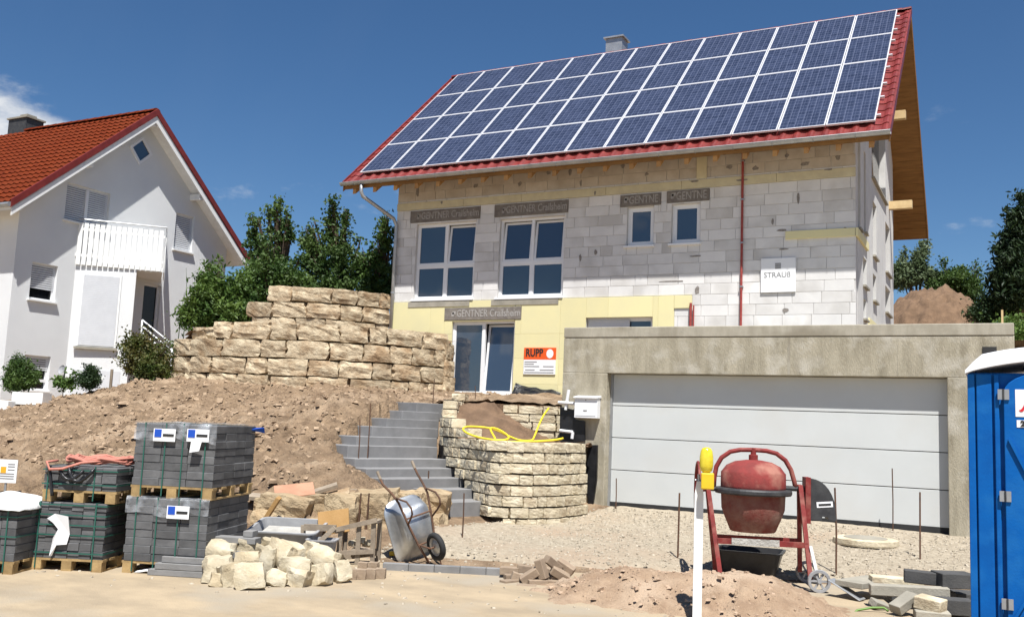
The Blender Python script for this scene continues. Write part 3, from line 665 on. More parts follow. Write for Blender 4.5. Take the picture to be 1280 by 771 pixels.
# snow hooks beside the panels
# gutter, hangers, downpipe
def gut(x0, x1):
    b = MB(); pts = []; 
    for i in range(9): a = math.pi + math.pi * i / 8; pts.append((EY - .075 + .075 * math.cos(a), EZ - .03 + .075 * math.sin(a)))
    inn = [(EY - .075 + .067 * math.cos(math.pi + math.pi * i / 8), EZ - .03 + .067 * math.sin(math.pi + math.pi * i / 8)) for i in range(9)][::-1]
    poly = pts + inn; n = len(poly)
    b.add([(x0, y, z) for y, z in poly] + [(x1, y, z) for y, z in poly], [tuple(range(n)), tuple(range(2 * n - 1, n - 1, -1))] + [(i, n + i, n + (i + 1) % n, (i + 1) % n) for i in range(n)])
    b.tube([(x0, EY - .15, EZ - .028), (x1, EY - .15, EZ - .028)], .012, 6)
    return b
gut(XV0 - .03, XV1 + .02).build('gutter', 'zinc', ro)
x = XV0 + .4
while x < XV1:
    b = MB(); b.tube([(x, EY - .075 + .082 * math.cos(a), EZ - .03 + .082 * math.sin(a)) for a in [math.pi + math.pi * i / 8 for i in range(9)]], .008, 5); b.build('gutter_bracket', 'zinc', ro); x += .85
dp = MB(); dp.tube([(-15.2, EY - .075, EZ - .09), (-15.2, EY - .075, EZ - .3), (-15.17, EY - .03, EZ - .42), (-14.72, HY - .16, 7.02), (-14.66, HY - .09, 6.85), (-14.66, HY - .09, 6.6), (-14.66, HY - .09, 2.4)], .05, 10)
dpo = hp('downpipe', dp, 'zinc', smooth=True)
for zz in (6.4, 5.0, 3.9):
    b = MB(); b.lathe([(.058, zz - .02), (.058, zz + .02)], 12, Matrix.Translation((-14.66, HY - .09, 0))); o = b.build('pipe_clamp', 'zinc', dpo)
# solar panels, 13 x 4
pw, ph = .99, 1.625
fm = MB(); frame_rect(fm, -pw / 2, pw / 2, -ph / 2, ph / 2, -.02, .02, .024)
fm.v = [(x, z, -y) for x, y, z in fm.v]
FME = fm.mesh('solar_panel', 'alu')
gm = MB(); gm.box(-pw / 2 + .022, pw / 2 - .022, -ph / 2 + .022, ph / 2 - .022, -.012, .013); GME = gm.mesh('cell_glass', 'cells')
PX0, PB = -15.454, Vector((0, 20.581, 8.182)); PT = Vector((0, 25.406, 12.612)); pd = (PT - PB); PA = math.atan2(pd.z, pd.y)
for r in range(4):
    for c in range(13):
        ctr = PB + pd * ((r + .5) / 4); ctr.x = PX0 + (c + .5) * 1.01
        p = link('solar_panel', FME, house, ctr - Vector(house.location), (PA, 0, 0)); link('cell_glass', GME, p)
for r in range(4):
    for t in (.22, .78):
        q = PB + pd * ((r + t) / 4); b = MB(); M = Matrix.Translation(q) @ Matrix.Rotation(PA, 4, 'X'); b.box(PX0 - .06, PX0 + 13 * 1.01 + .07, -.02, .02, -.075, -.024, M); hp('mounting_rail', b, 'alu')
# chimney
chc = (-10.701, 27.082, 13.575)
b = MB(); b.box(chc[0] - .27, chc[0] + .27, chc[1] - .25, chc[1] + .25, 11.0, chc[2] + .12); ch = b.build('chimney', 'zinc', ro)
b = MB(); b.box(chc[0] - .33, chc[0] + .33, chc[1] - .31, chc[1] + .31, chc[2] + .12, chc[2] + .17); b.build('chimney_cap', 'zinc', ro)
for o in ro.children: pass
# ---------------------------------------------------------------- garage
GY, GX0, GX1 = 14.58, -6.55, .1
OX0, OX1, OZ = -5.76, -.735, 2.5
gar = thing('garage', 'raw concrete double garage with a wide white sectional door', 'garage', (-3.2, 14.58, .2))
def gp(name, mb, m, **k): return wpart(name, mb, m, gar, **k)
b = MB(); b.box(GX0, OX0, GY, GY + .24, 0, OZ); gp('wall_pier', b, 'concrete', bevel=.012)
b = MB(); b.box(OX1, GX1, GY, GY + .24, 0, OZ); gp('wall_pier', b, 'concrete', bevel=.012)
b = MB(); b.box(GX0, GX1, GY + .003, GY + .24, OZ, 3.075); gp('concrete_lintel', b, 'concrete', bevel=.008)
b = MB(); b.box(GX0, GX1, GY - .006, HY - .06, 3.08, 3.25); gp('roof_slab', b, 'concrete_cap', bevel=.012)
b = MB(); b.box(GX0, GX0 + .24, GY + .24, HY - .3, 0, 3.08); b.box(GX1 - .24, GX1, GY + .24, HY - .3, 0, 3.08); gp('side_wall', b, 'concrete')
DY = GY + .2
for k in range(4):
    z0 = .44 + k * .515; b = MB(); b.box(OX0 + .035, OX1 - .005, DY, DY + .04, z0 + .006, z0 + .509)
    gp('door_section', b, 'door_white', bevel=.004)
b = MB(); b.box(OX0, OX1, DY + .042, DY + .06, .2, OZ); gp('door_backing', b, 'rubber')
b = MB(); b.box(OX0, OX0 + .033, DY - .03, DY + .04, .3, OZ); b.box(OX0 + .033, OX1, DY - .01, DY + .04, 2.5 - .0, OZ + .0 + .001); gp('door_frame', b, 'zinc')
b = MB(); b.box(OX0 + .033, OX1, DY - .005, DY + .035, .345, .445); gp('door_seal', b, 'rubber')
b = MB(); b.box(-.29, -.115, GY - .009, GY - .0, 2.79, 2.925); gp('wall_recess', b, 'rubber')
b = MB(); b.box(-2.9, -2.86, GY + .0015, GY + .004, OZ + .01, 3.07); b.box(-1.375, -1.368, GY - .0, GY + .004, OZ + .01, 3.07); gp('formwork_joint', b, 'concrete_cap')

# ---------------------------------------------------------------- neighbour's white house
NX, NY0, NYR, NY1 = -24.9, 17.41, 21.5, 25.6
nb = thing('white_house', 'white rendered gabled house with orange tiled roof and wooden balcony', 'house', (-24.9, 21.5, 1.6))
def np_(name, mb, m, **k): return wpart(name, mb, m, nb, **k)
NEZ, NRZ = 7.14, 11.2; NEY = NY0 - .62; nsl = (NRZ - NEZ) / (NYR - NEY); NANG = math.atan(nsl); NXL = -40
def nz(y): return NEZ + nsl * (min(y, 2 * NYR - y) - NEY)
NW = {'a': (18.86, 20.42, 7.14, 8.27), 'b': (17.97, 18.82, 4.63, 5.70), 'c': (18.03, 18.88, 2.03, 3.03), 'd': (23.13, 23.95, 7.02, 8.27)}
DR = (22.05, 22.75, 3.35, 5.7)
gb = MB(); holesN = list(NW.values()) + [DR]
ysl = sorted({NY0, NYR, NY1} | {a for w in holesN for a in w[:2]})
for a, c in zip(ysl[:-1], ysl[1:]):
    z0 = .2
    for h0, h1 in sorted((w[2], w[3]) for w in holesN if w[0] <= a + 1e-6 and w[1] >= c - 1e-6): gb.box(NX - .3, NX, a, c, z0, h0); z0 = h1
    t0, t1 = nz(a) - .2, nz(c) - .2
    gb.add([(NX - .3, a, z0), (NX, a, z0), (NX, c, z0), (NX - .3, c, z0), (NX - .3, a, t0), (NX, a, t0), (NX, c, t1), (NX - .3, c, t1)],
           [(3, 2, 1, 0), (4, 5, 6, 7), (0, 1, 5, 4), (1, 2, 6, 5), (2, 3, 7, 6), (3, 0, 4, 7)])
np_('gable_wall', gb, 'white_wall')
b = MB(); b.box(NXL, NX - .3, NY0 + .001, NY0 + .3, .2, 7.4); np_('front_wall', b, 'white_wall')
b = MB(); b.box(NXL, NX - .3, NY1 - .3, NY1, .2, 7.4); np_('back_wall', b, 'white_wall')
# roof body and wavy tile courses
VX = NX + .52
rb_ = MB(); prof = [(NEY, NEZ - .02), (NYR, NRZ - .02), (2 * NYR - NEY, NEZ - .02), (2 * NYR - NEY, NEZ - .2), (NYR, NRZ - .24), (NEY, NEZ - .2)]
vs = [(NXL, y, z) for y, z in prof] + [(VX - .03, y, z) for y, z in prof]
rb_.add(vs, [(0, 1, 7, 6), (1, 2, 8, 7), (2, 3, 9, 8), (3, 4, 10, 9), (4, 5, 11, 10), (5, 0, 6, 11), (0, 5, 4, 1), (1, 4, 3, 2), (6, 7, 10, 11), (7, 8, 9, 10)])
nro = np_('roof', rb_, 'white_paint')
sl_n = (NYR - NEY) / math.cos(NANG); rows = 20; step = sl_n / rows; wx = .26; nxw = int((VX - NXL) / wx * 6)
V = []; Fs = []
for r in range(rows):
    for e, zo in ((0, .055), (1.06, .012)):
        for i in range(nxw + 1):
            x = NXL + (VX - NXL) * i / nxw; ph_ = (x / wx) % 1; wv = .035 * max(0, math.sin(2 * math.pi * ph_)) ** .8 - .006 * max(0, -math.sin(2 * math.pi * ph_))
            s = (r + e) * step; V.append((x, NEY + s * math.cos(NANG) - math.sin(NANG) * (zo + wv), NEZ + s * math.sin(NANG) + math.cos(NANG) * (zo + wv)))
    o0 = r * 2 * (nxw + 1)
    for i in range(nxw): Fs.append((o0 + i, o0 + i + 1, o0 + nxw + 2 + i, o0 + nxw + 1 + i))
    if r:
        p0 = (r - 1) * 2 * (nxw + 1) + nxw + 1
for r in range(rows):           # butt edges of the courses
    o0 = r * 2 * (nxw + 1); k = len(V)
    for i in range(nxw + 1): x, y, z = V[o0 + i]; V.append((x, y + math.sin(NANG) * .03, z - math.cos(NANG) * .03))
    for i in range(nxw): Fs.append((k + i, k + i + 1, o0 + i + 1, o0 + i))
me = bpy.data.meshes.new('tile_courses'); me.from_pydata(V, [], Fs); me.materials.append(MAT['tile_orange'])
o = link('tile_courses', me, nro); o['kind'] = 'stuff'
b = MB(); M = Matrix.Translation((0, 2 * NYR - NEY, NEZ)) @ Matrix.Rotation(math.pi - NANG, 4, 'X'); b.box(NXL, VX, 0, sl_n, -.04, -.005, M); b.build('tile_field', 'tile_orange', nro)
for sg in (0, 1):
    b = MB(); pts = [(NEY - .03, NEZ - .14), (NYR, NRZ - .12), (NYR, NRZ + .11), (NEY - .03, NEZ + .09)]
    if sg: pts = [(2 * NYR - y, z) for y, z in pts]
    b.add([(VX - .03, y, z) for y, z in pts] + [(VX + .03, y, z) for y, z in pts], [(0, 1, 2, 3), (7, 6, 5, 4), (0, 4, 5, 1), (1, 5, 6, 2), (2, 6, 7, 3), (3, 7, 4, 0)]); b.build('verge', 'verge_red', nro)
    b = MB(); pts = [(NEY + .02, NEZ - .36), (NYR, NRZ - .36), (NYR, NRZ - .125), (NEY + .02, NEZ - .145)]
    if sg: pts = [(2 * NYR - y, z) for y, z in pts]
    b.add([(VX - .04, y, z) for y, z in pts] + [(VX - .005, y, z) for y, z in pts], [(0, 1, 2, 3), (7, 6, 5, 4), (0, 4, 5, 1), (1, 5, 6, 2), (2, 6, 7, 3), (3, 7, 4, 0)]); b.build('barge_board', 'white_paint', nro)
x = NXL
while x < VX - .1:
    b = MB(); pts = [(NYR + .15 * math.cos(a), NRZ + .02 + .1 * math.sin(a)) for a in [math.pi * i / 8 for i in range(9)]]; x1 = min(x + .4, VX + .02)
    b.add([(x, y, z) for y, z in pts] + [(x1, y, z + .015) for y, z in pts], [(i, i + 1, 10 + i, 9 + i) for i in range(8)] + [tuple(range(9)), tuple(range(17, 8, -1))])
    if x > -31: b.build('ridge_tile', 'tile_orange', nro)
    x += .4
b = MB(); b.tube([(NXL, NEY - .06, NEZ - .06), (VX, NEY - .06, NEZ - .06)], .07, 8); b.build('gutter', 'zinc', nro)
for y in (NY0 + 1.85, 2 * NYR - NY0 - 1.85, NYR):
    b = MB(); b.box(NX, VX - .06, y - .08, y + .08, nz(y) - .46, nz(y) - .26); np_('purlin_end', b, 'white_paint')
b = MB(); nch = (-32.045, 22.300, 11.981); b.box(nch[0] - .5, nch[0] + .5, nch[1] - .35, nch[1] + .35, 9, nch[2] + .0); c_ = b.build('chimney', 'iron_black', nro)
b = MB(); b.box(nch[0] - .56, nch[0] + .56, nch[1] - .4, nch[1] + .4, nch[2], nch[2] + .06); b.box(nch[0] - .1, nch[0] + .3, nch[1] - .2, nch[1] + .2, nch[2] + .06, nch[2] + .2); b.build('chimney_cap', 'concrete_grey', nro)
# windows of the gable: frame, pane, roller shutter slats, sill
def nwin(w, shut, sill=True, name='window'):
    y0, y1, z0, z1 = w; b = MB(); X = NX - .1
    for a in ((y0, y1, z0, z0 + .06), (y0, y1, z1 - .06, z1), (y0, y0 + .06, z0 + .06, z1 - .06), (y1 - .06, y1, z0 + .06, z1 - .06)): b.box(X - .06, X, *a)
    o = np_(name, b, 'white_pvc')
    b = MB(); b.box(X - .05, X - .04, y0 + .06, y1 - .06, z0 + .06, z1 - .06); b.build('pane', 'glass_dark', o)
    zz = z1 - .05
    while zz > z1 - shut * (z1 - z0) + .01:
        b = MB(); b.box(X - .005, X + .012, y0 + .02, y1 - .02, zz - .047, zz); b.build('shutter_slat', 'shutter', o); zz -= .064
    if sill:
        b = MB(); b.box(X, NX + .09, y0 - .06, y1 + .06, z0 - .05, z0 - .002); b.build('sill', 'white_paint', o)
    return o
wa = nwin(NW['a'], 1.0); b = MB(); b.box(NX - .095, NX - .06, 19.59, 19.69, 7.2, 8.2); b.build('mullion', 'white_pvc', wa)
nwin(NW['b'], .66); wc = nwin(NW['c'], .42); b = MB(); b.box(NX - .16, NX - .08, 18.09, 18.82, 2.28, 2.36); b.build('transom', 'white_pvc', wc); nwin(NW['d'], 1.0)
b = MB(); b.box(NX - .16, NX - .1, DR[0], DR[0] + .07, DR[2], DR[3]); b.box(NX - .16, NX - .1, DR[1] - .07, DR[1], DR[2], DR[3]); b.box(NX - .16, NX - .1, DR[0] + .07, DR[1] - .07, DR[3] - .07, DR[3]); b.box(NX - .16, NX - .1, DR[0] + .07, DR[1] - .07, 3.9, 3.98)
nd = np_('door', b, 'white_pvc'); b = MB(); b.box(NX - .15, NX - .13, DR[0] + .07, DR[1] - .07, DR[2], DR[3] - .07); b.build('pane', 'glass_dark', nd)
# diamond window
cy_, cz_ = 21.42, 9.94
M = Matrix.Translation((NX, cy_, cz_)) @ Matrix.Rotation(math.radians(43), 4, 'X')
b = MB()
for a in ((-.33, .33, -.33, -.25), (-.33, .33, .25, .33), (-.33, -.25, -.25, .25), (.25, .33, -.25, .25)): b.box(-.02, .05, *a, M)
dm = np_('diamond_window', b, 'white_pvc'); b = MB(); b.box(-.01, .012, -.25, .25, -.25, .25, M); b.build('pane', 'glass', dm)
# angled bay with balcony
A0 = Vector((NX, 19.36)); dd = Vector((.68, .733)).normalized(); pp = Vector((-dd.y, dd.x)); nn_ = Vector((dd.y, -dd.x))
def P2(s, o=0): q = A0 + dd * s + nn_ * o; return (q.x, q.y)
B1 = A0 + dd * 1.76; t1 = (B1.x - NX) / dd.y; B2 = B1 + pp * t1
b = MB(); b.prismz([(A0.x - .05, A0.y), (B1.x, B1.y), (B2.x - .05, B2.y)], .5, 5.85); np_('bay', b, 'white_wall')
S1 = A0 + dd * 2.5; t2 = (S1.x - NX) / dd.y; S2 = S1 + pp * t2
b = MB(); b.prismz([(A0.x - .05, A0.y), (S1.x, S1.y), (S2.x - .05, S2.y)], 5.852, 5.98); bal = np_('balcony', b, 'white_paint')
b = MB(); b.prismz([(B1.x + .02, B1.y), (S1.x - .03, S1.y), (S2.x - .05, S2.y - .03), (B2.x, B2.y)], 5.835, 5.848); b.build('soffit', 'white_wall', bal)
k = 0; s = .03
while s < 2.46:
    b = MB(); q0 = A0 + dd * s; Mx = Matrix(((dd.x, nn_.x, 0, q0.x), (dd.y, nn_.y, 0, q0.y), (0, 0, 1, 0), (0, 0, 0, 1)))
    b.box(0, .12, .02, .045, 5.86, 7.13 + .01 * (k % 2), Mx); b.build('slat', 'white_paint', bal); s += .153; k += 1
s = .1
while s < t2 - .1:
    b = MB(); q0 = S1 + pp * s; Mx = Matrix(((pp.x, dd.x, 0, q0.x), (pp.y, dd.y, 0, q0.y), (0, 0, 1, 0), (0, 0, 0, 1))); b.box(0, .128, .02, .045, 5.86, 7.13, Mx); b.build('slat', 'white_paint', bal); s += .153
for zz in (6.15, 6.95):
    b = MB(); a = P2(0, 0); c = P2(2.5, 0); b.bar((*a, zz), (*c, zz), .035, .08); b.build('rail', 'white_paint', bal)
b = MB(); a = P2(0, .02); c = P2(2.52, .02); b.tube([(*a, 7.25), (*c, 7.25), (S2.x, S2.y + .02, 7.25)], .024, 8); b.build('handrail', 'zinc', bal)
# shutter and niche in the bay
Mx = Matrix(((dd.x, nn_.x, 0, A0.x), (dd.y, nn_.y, 0, A0.y), (0, 0, 1, 0), (0, 0, 0, 1)))
b = MB(); b.box(.24, 1.36, -.01, .03, 3.42, 5.66, Mx); sh = np_('bay_shutter_frame', b, 'white_paint')
zz = 5.58
while zz > 3.5:
    b = MB(); b.box(.3, 1.3, .03, .044, zz - .05, zz, Mx); b.build('shutter_slat', 'shutter', sh); zz -= .056
b = MB(); b.box(.2, 1.4, .0, .1, 3.34, 3.4, Mx); b.build('sill', 'concrete_grey', sh)
b = MB(); b.box(.2, 1.55, -.0, .012, 1.7, 2.72, Mx); np_('bay_cellar_panel', b, 'shutter')
# outside stair rail
pa, pb_ = (-20.598, 18.276, 3.987), (-19.423, 18.295, 3.320)
b = MB()
for dz in (0, -.16, -.32, -.48): b.tube([(pa[0], pa[1], pa[2] + dz), (pb_[0], pb_[1], pb_[2] + dz)], .022, 8)
b.tube([(pa[0], pa[1], pa[2]), (pa[0], pa[1], pa[2] - .95)], .025, 8); b.tube([(pb_[0], pb_[1], pb_[2]), (pb_[0], pb_[1], pb_[2] - 1.1)], .025, 8)
tag(b.build('stair_railing', 'steel_white', smooth=True), 'white tubular handrail slanting down beside the white house', 'railing')

# ---------------------------------------------------------------- stone walls
def along(path, s):
    for (x0, y0), (x1, y1) in zip(path[:-1], path[1:]):
        L = math.hypot(x1 - x0, y1 - y0)
        if s <= L: return (x0 + (x1 - x0) * s / L, y0 + (y1 - y0) * s / L, math.atan2(y1 - y0, x1 - x0))
        s -= L
    return (x1, y1, math.atan2(y1 - y0, x1 - x0))
def plen(path): return sum(math.hypot(b[0] - a[0], b[1] - a[1]) for a, b in zip(path[:-1], path[1:]))
def smooth_path(pts, n=40):
    out = []; k = len(pts)
    for i in range(k - 1):
        p0, p1, p2, p3 = pts[max(i - 1, 0)], pts[i], pts[i + 1], pts[min(i + 2, k - 1)]
        for t in [j / 8 for j in range(8)]:
            out.append(tuple(.5 * (2 * p1[a] + (p2[a] - p0[a]) * t + (2 * p0[a] - 5 * p1[a] + 4 * p2[a] - p3[a]) * t * t + (3 * p1[a] - p0[a] - 3 * p2[a] + p3[a]) * t ** 3) for a in (0, 1)))
    return out + [tuple(pts[-1][:2])]
BIG = [rock_mesh('stone', 100 + i, 'limestone', 6, .2, .075, 2.6) for i in range(9)]
MED = [rock_mesh('stone', 200 + i, 'limestone_pale', 5, .09, .035, 3.2) for i in range(9)]
def course(root, path, s0, s1, z0, h, lens, depth, ms, rng, batter=0, name='stone', gap=.02):
    s = s0
    while s < s1 - .04:
        L = min(rng.uniform(*lens), s1 - s)
        if s1 - s - L < lens[0] * .5: L = s1 - s
        x, y, a = along(path, s + L / 2); hh = h * rng.uniform(.95, 1.0); dz = rng.uniform(-.006, .006)
        nx_, ny_ = -math.sin(a), math.cos(a); off = depth / 2 + batter + rng.uniform(-.02, .02)
        link(name, rng.choice(ms), root, Vector((x + nx_ * off, y + ny_ * off, z0 + h / 2 + dz)) - Vector(root.location), (rng.uniform(-.02, .02), rng.uniform(-.02, .02), a + rng.choice((0, 0, math.pi)) + rng.uniform(-.03, .03)), (L - gap, depth, hh - gap * .6)); s += L
def backing(root, path, s0, s1, z0, z1, off, thick, m='joint_soil'):
    b = MB(); n = max(2, int((s1 - s0) / .15)); pts = []
    for i in range(n + 1):
        x, y, a = along(path, s0 + (s1 - s0) * i / n); pts.append((x - math.sin(a) * off, y + math.cos(a) * off, x - math.sin(a) * (off + thick), y + math.cos(a) * (off + thick)))
    for p, q in zip(pts[:-1], pts[1:]): b.prismz([(p[0], p[1]), (q[0], q[1]), (q[2], q[3]), (p[2], p[3])], z0, z1)
    return wpart('wall_backing', b, m, root)
def s_at(path, x):
    s = 0
    for a, b in zip(path[:-1], path[1:]):
        if min(a[0], b[0]) <= x <= max(a[0], b[0]): return s + math.hypot(b[0] - a[0], b[1] - a[1]) * (x - a[0]) / (b[0] - a[0] + 1e-9)
        s += math.hypot(b[0] - a[0], b[1] - a[1])
    return s
rng_ = random.Random(21)
# big block wall, lower tier
pl = smooth_path([(-18.756, 17.622, 2.469), (-17.610, 17.533, 2.479), (-16.110, 17.851, 2.519), (-14.676, 18.492, 2.426), (-13.483, 19.450, 2.423), (-12.889, 20.328, 2.403), (-12.617, 21.033, 2.424)])
lt = thing('block_wall', 'lower tier of big rough limestone blocks stepping beside the terrace door', 'stone wall', (pl[0][0], pl[0][1], 2.1))
T = plen(pl); xs_ = lambda px_, py_, d: 0
s262 = s_at(pl, (-17.390, 17.566, 3.072)[0]); s250 = s_at(pl, (-17.674, 17.533, 3.069)[0]); s225 = s_at(pl, (-18.324, 17.537, 3.068)[0])
for z0, h, a in ((2.12, .44, 0), (2.56, .41, 0), (2.97, .44, .02), (3.41, .43, s262)): course(lt, pl, a, T, z0, h, (.45, 1.05), .5, BIG, rng_, batter=.03 * (z0 - 2) )
course(lt, pl, s225 - .1, s262, 3.41, .33, (.45, .6), .45, BIG, rng_, batter=.35)
backing(lt, pl, .1, T - .1, 2.0, 3.32, .2, .3); backing(lt, pl, s262, T - .1, 3.3, 3.75, .22, .3)
for i in range(3):       # end face by the terrace door
    for k in range(3):
        link('stone', rng_.choice(BIG), lt, Vector((-12.78 - .1 * k * .3, 21.12 + .0 * i, 2.35 + .42 * k + .2)) - Vector(lt.location), (0, 0, 1.57), (.42, .38, .41)) if i == 0 else None
# upper tier
pu = smooth_path([(-18.014, 19.374, 4.080), (-17.165, 19.459, 4.185), (-15.978, 19.955, 4.226), (-15.285, 20.755, 4.312), (-14.851, 21.550, 4.291)])
ut = thing('block_wall', 'upper tier of limestone blocks below the dark bushes at the house corner', 'stone wall', (pu[0][0], pu[0][1], 3.7))
T = plen(pu); s335 = s_at(pu, (-17.339, 19.439, 4.504)[0])
for z0, h, a in ((3.72, .44, .2), (4.16, .42, 0), (4.58, .42, s335)): course(ut, pu, a, T, z0, h, (.5, 1.1), .5, BIG, rng_, batter=.02)
backing(ut, pu, .1, T, 3.6, 4.5, .2, .3); backing(ut, pu, s335 + .1, T, 4.5, 4.9, .2, .3)
# terrace fill behind the tiers
def fill(name, poly, hfun, m, amp=.05, d=.16):
    xs2 = np.arange(min(p[0] for p in poly), max(p[0] for p in poly) + d, d); ys2 = np.arange(min(p[1] for p in poly), max(p[1] for p in poly) + d, d)
    def inside(x, y):
        c = False; n = len(poly)
        for i in range(n):
            x1, y1 = poly[i][:2]; x2, y2 = poly[(i + 1) % n][:2]
            if (y1 > y) != (y2 > y) and x < (x2 - x1) * (y - y1) / (y2 - y1) + x1: c = not c
        return c
    V = []; idx = {}; Fs = []
    def vid(i, j):
        if (i, j) not in idx:
            x, y = xs2[i], ys2[j]; idx[(i, j)] = len(V); V.append((x, y, hfun(x, y) + amp * (noise.noise((x * 2, y * 2, 0)) + .7 * noise.noise((x * 6, y * 6, 2)) + .5 * noise.noise((x * 13, y * 13, 4)))))
        return idx[(i, j)]
    for i in range(len(xs2) - 1):
        for j in range(len(ys2) - 1):
            if inside(xs2[i] + d / 2, ys2[j] + d / 2): Fs.append((vid(i, j), vid(i + 1, j), vid(i + 1, j + 1), vid(i, j + 1)))
    me = bpy.data.meshes.new(name); me.from_pydata(V, [], Fs); me.materials.append(MAT[m]); me.polygons.foreach_set('use_smooth', [True] * len(me.polygons))
    return struct(link(name, me))
lp = [(x - .0, y + .3) for x, y in pl]
fill('terrace_soil', [(-19.2, 18.2)] + lp + [(-12.8, 21.35), (-14.7, 21.5), (-14.7, 32), (-24, 32), (-22.5, 20)], lambda x, y: 3.62 + .12 * max(0, y - 21) - .55 * max(0, -18.4 - x), 'brown_soil', .05)
# ---------------------------------------------------------------- stairs
stairs = thing('garden_stairs', 'grey concrete garden steps climbing between the earth slope and curved stone wall', 'stairs', (-7.6, 12.6, .2))
dr = Vector((.303, .953)).normalized(); dn = Vector((-.953, .303))
for i, (x, y, z, L) in enumerate(ST):
    x1, y1 = x + dr.x * .1, y + dr.y * .1; zb = z - .3
    b = MB(); go = .62
    p = [(x1, y1), (x1 + dn.x * go, y1 + dn.y * go), (x + dn.x * go - dr.x * L, y + dn.y * go - dr.y * L), (x - dr.x * L, y - dr.y * L)]
    b.prismz(p, zb, z); wpart('step', b, 'step_grey', stairs, bevel=.008)
# ---------------------------------------------------------------- curved dry-stone wall
pc = smooth_path([(-9.2, 15.35), (-9.02, 14.85), (-8.8, 14.32), (-8.5, 13.82), (-8.2, 13.48), (-7.78, 13.12), (-7.2, 12.72), (-6.82, 12.42), (-6.5, 12.2), (-6.1, 12.35), (-5.86, 12.78), (-5.76, 13.3), (-5.74, 13.9)])
cw = thing('curved_stone_wall', 'curved dry stone retaining wall of small cream limestone beside the steps', 'stone wall', (-6.2, 12.3, .3))
T = plen(pc); CH = .153
def s_of_z(zt):     # where along the wall (from the top of the steps) this course may begin
    s = 0
    best = 0
    for i in range(60):
        ss = T * i / 60; x, y, a = along(pc, ss)
        zst = max([q[2] for q in ST if math.hypot(q[0] - x, q[1] - y) < .55] + [0])
        if zst and zst - .05 > zt: best = ss
    return best
sb = s_at(pc, -6.82)
for k in range(-1, 12):
    z0 = .30 + CH * k; a = s_of_z(z0 + CH)
    end = T if k < 7 else max(a, sb * (1 - (k - 6) / 5.6))
    if end - a > .15: course(cw, pc, a, end, z0, CH, (.17, .37), .24, MED, rng_, batter=.012 * k, gap=.026)
backing(cw, pc, .1, T - .05, .05, 1.3, .1, .16)
backing(cw, pc, .1, sb * .6, 1.3, 1.62, .1, .16); backing(cw, pc, .05, sb * .25, 1.6, 2.0, .1, .16)
# upper tier of the planter
p2_ = smooth_path([(-8.75, 14.98), (-8.2, 15.05), (-7.6, 15.28), (-7.1, 15.55), (-6.75, 15.85)])
cu = thing('planter_stone_wall', 'short upper row of cream limestone behind the yellow hose', 'stone wall', (-7.6, 15.2, 1.3)); T2 = plen(p2_)
for k, a in enumerate((.75, .85, .8, .72)): course(cu, p2_, T2 * .2 * a + (.5 if k else .4), T2, 1.37 + .148 * k, .148, (.22, .5), .24, MED, rng_, batter=.012 * k, gap=.024)
backing(cu, p2_, 0, T2, 1.2, 1.97, .12, .15, 'brown_soil')
fill('planter_soil', [(x - .12 if x > -6.6 else x + .06, y + .14) for x, y in pc[::4]] + [(-5.95, 14.5), (-6.6, 15.9), (-9.0, 15.4)], lambda x, y: 1.32 + .62 * min(1, max(0, 1.35 - math.hypot((x + 8.55) * .85, y - 15.15)) ** 1.2), 'brown_soil', .07, .06)
fill('terrace_earth', [(x, y + .12) for x, y in p2_] + [(-6.6, 16.5), (-6.62, 21.35), (-12.9, 21.38), (-12.6, 20.6), (-11.5, 18.2), (-9.3, 15.2)], lambda x, y: 2.0 + .06 * max(0, y - 15.5) + .03 * math.sin(x * 3) - .22 * max(0, -9.3 - x) * (1 if y < 19 else 0), 'dirt', .05, .12)

# ---------------------------------------------------------------- vegetation
def crown_mesh(name, blobs, n, size, m, seed, elong=1.0, droop=0, clump=.16):
    rng = np.random.default_rng(seed); P = []
    tot = sum(b[1][0] * b[1][1] * b[1][2] for b in blobs) ** 1.0
    for c, r in blobs:
        k = max(45, int(n * (r[0] * r[1] * r[2]) / tot)); nc = max(10, k // 26)
        d = rng.normal(size=(nc, 3)); d /= np.linalg.norm(d, axis=1)[:, None]; rad = rng.random(nc) ** .38
        cc = d * rad[:, None] * np.array(r) * (1 + .16 * rng.normal(size=(nc, 1))) + np.array(c)
        q = cc[rng.integers(0, nc, k)] + rng.normal(0, clump, (k, 3)) * np.array([1, 1, .7])
        P.append(q)
    P = np.concatenate(P); N = len(P)
    a = rng.normal(size=(N, 3)); a[:, 2] -= droop; a /= np.linalg.norm(a, axis=1)[:, None]
    b = np.cross(a, rng.normal(size=(N, 3))); b /= np.linalg.norm(b, axis=1)[:, None]
    s = (size * rng.uniform(.6, 1.35, N))[:, None]; u_ = a * s * .5 * elong; w_ = b * s * .32
    nn = np.cross(a, b) * s * .12
    V = np.stack([P - u_, P + w_ + nn, P + u_, P - w_ + nn], 1).reshape(-1, 3)
    Fc = np.arange(N * 4).reshape(-1, 4)
    me = bpy.data.meshes.new(name); me.from_pydata(V.tolist(), [], Fc.tolist()); me.materials.append(MAT[m]); return me
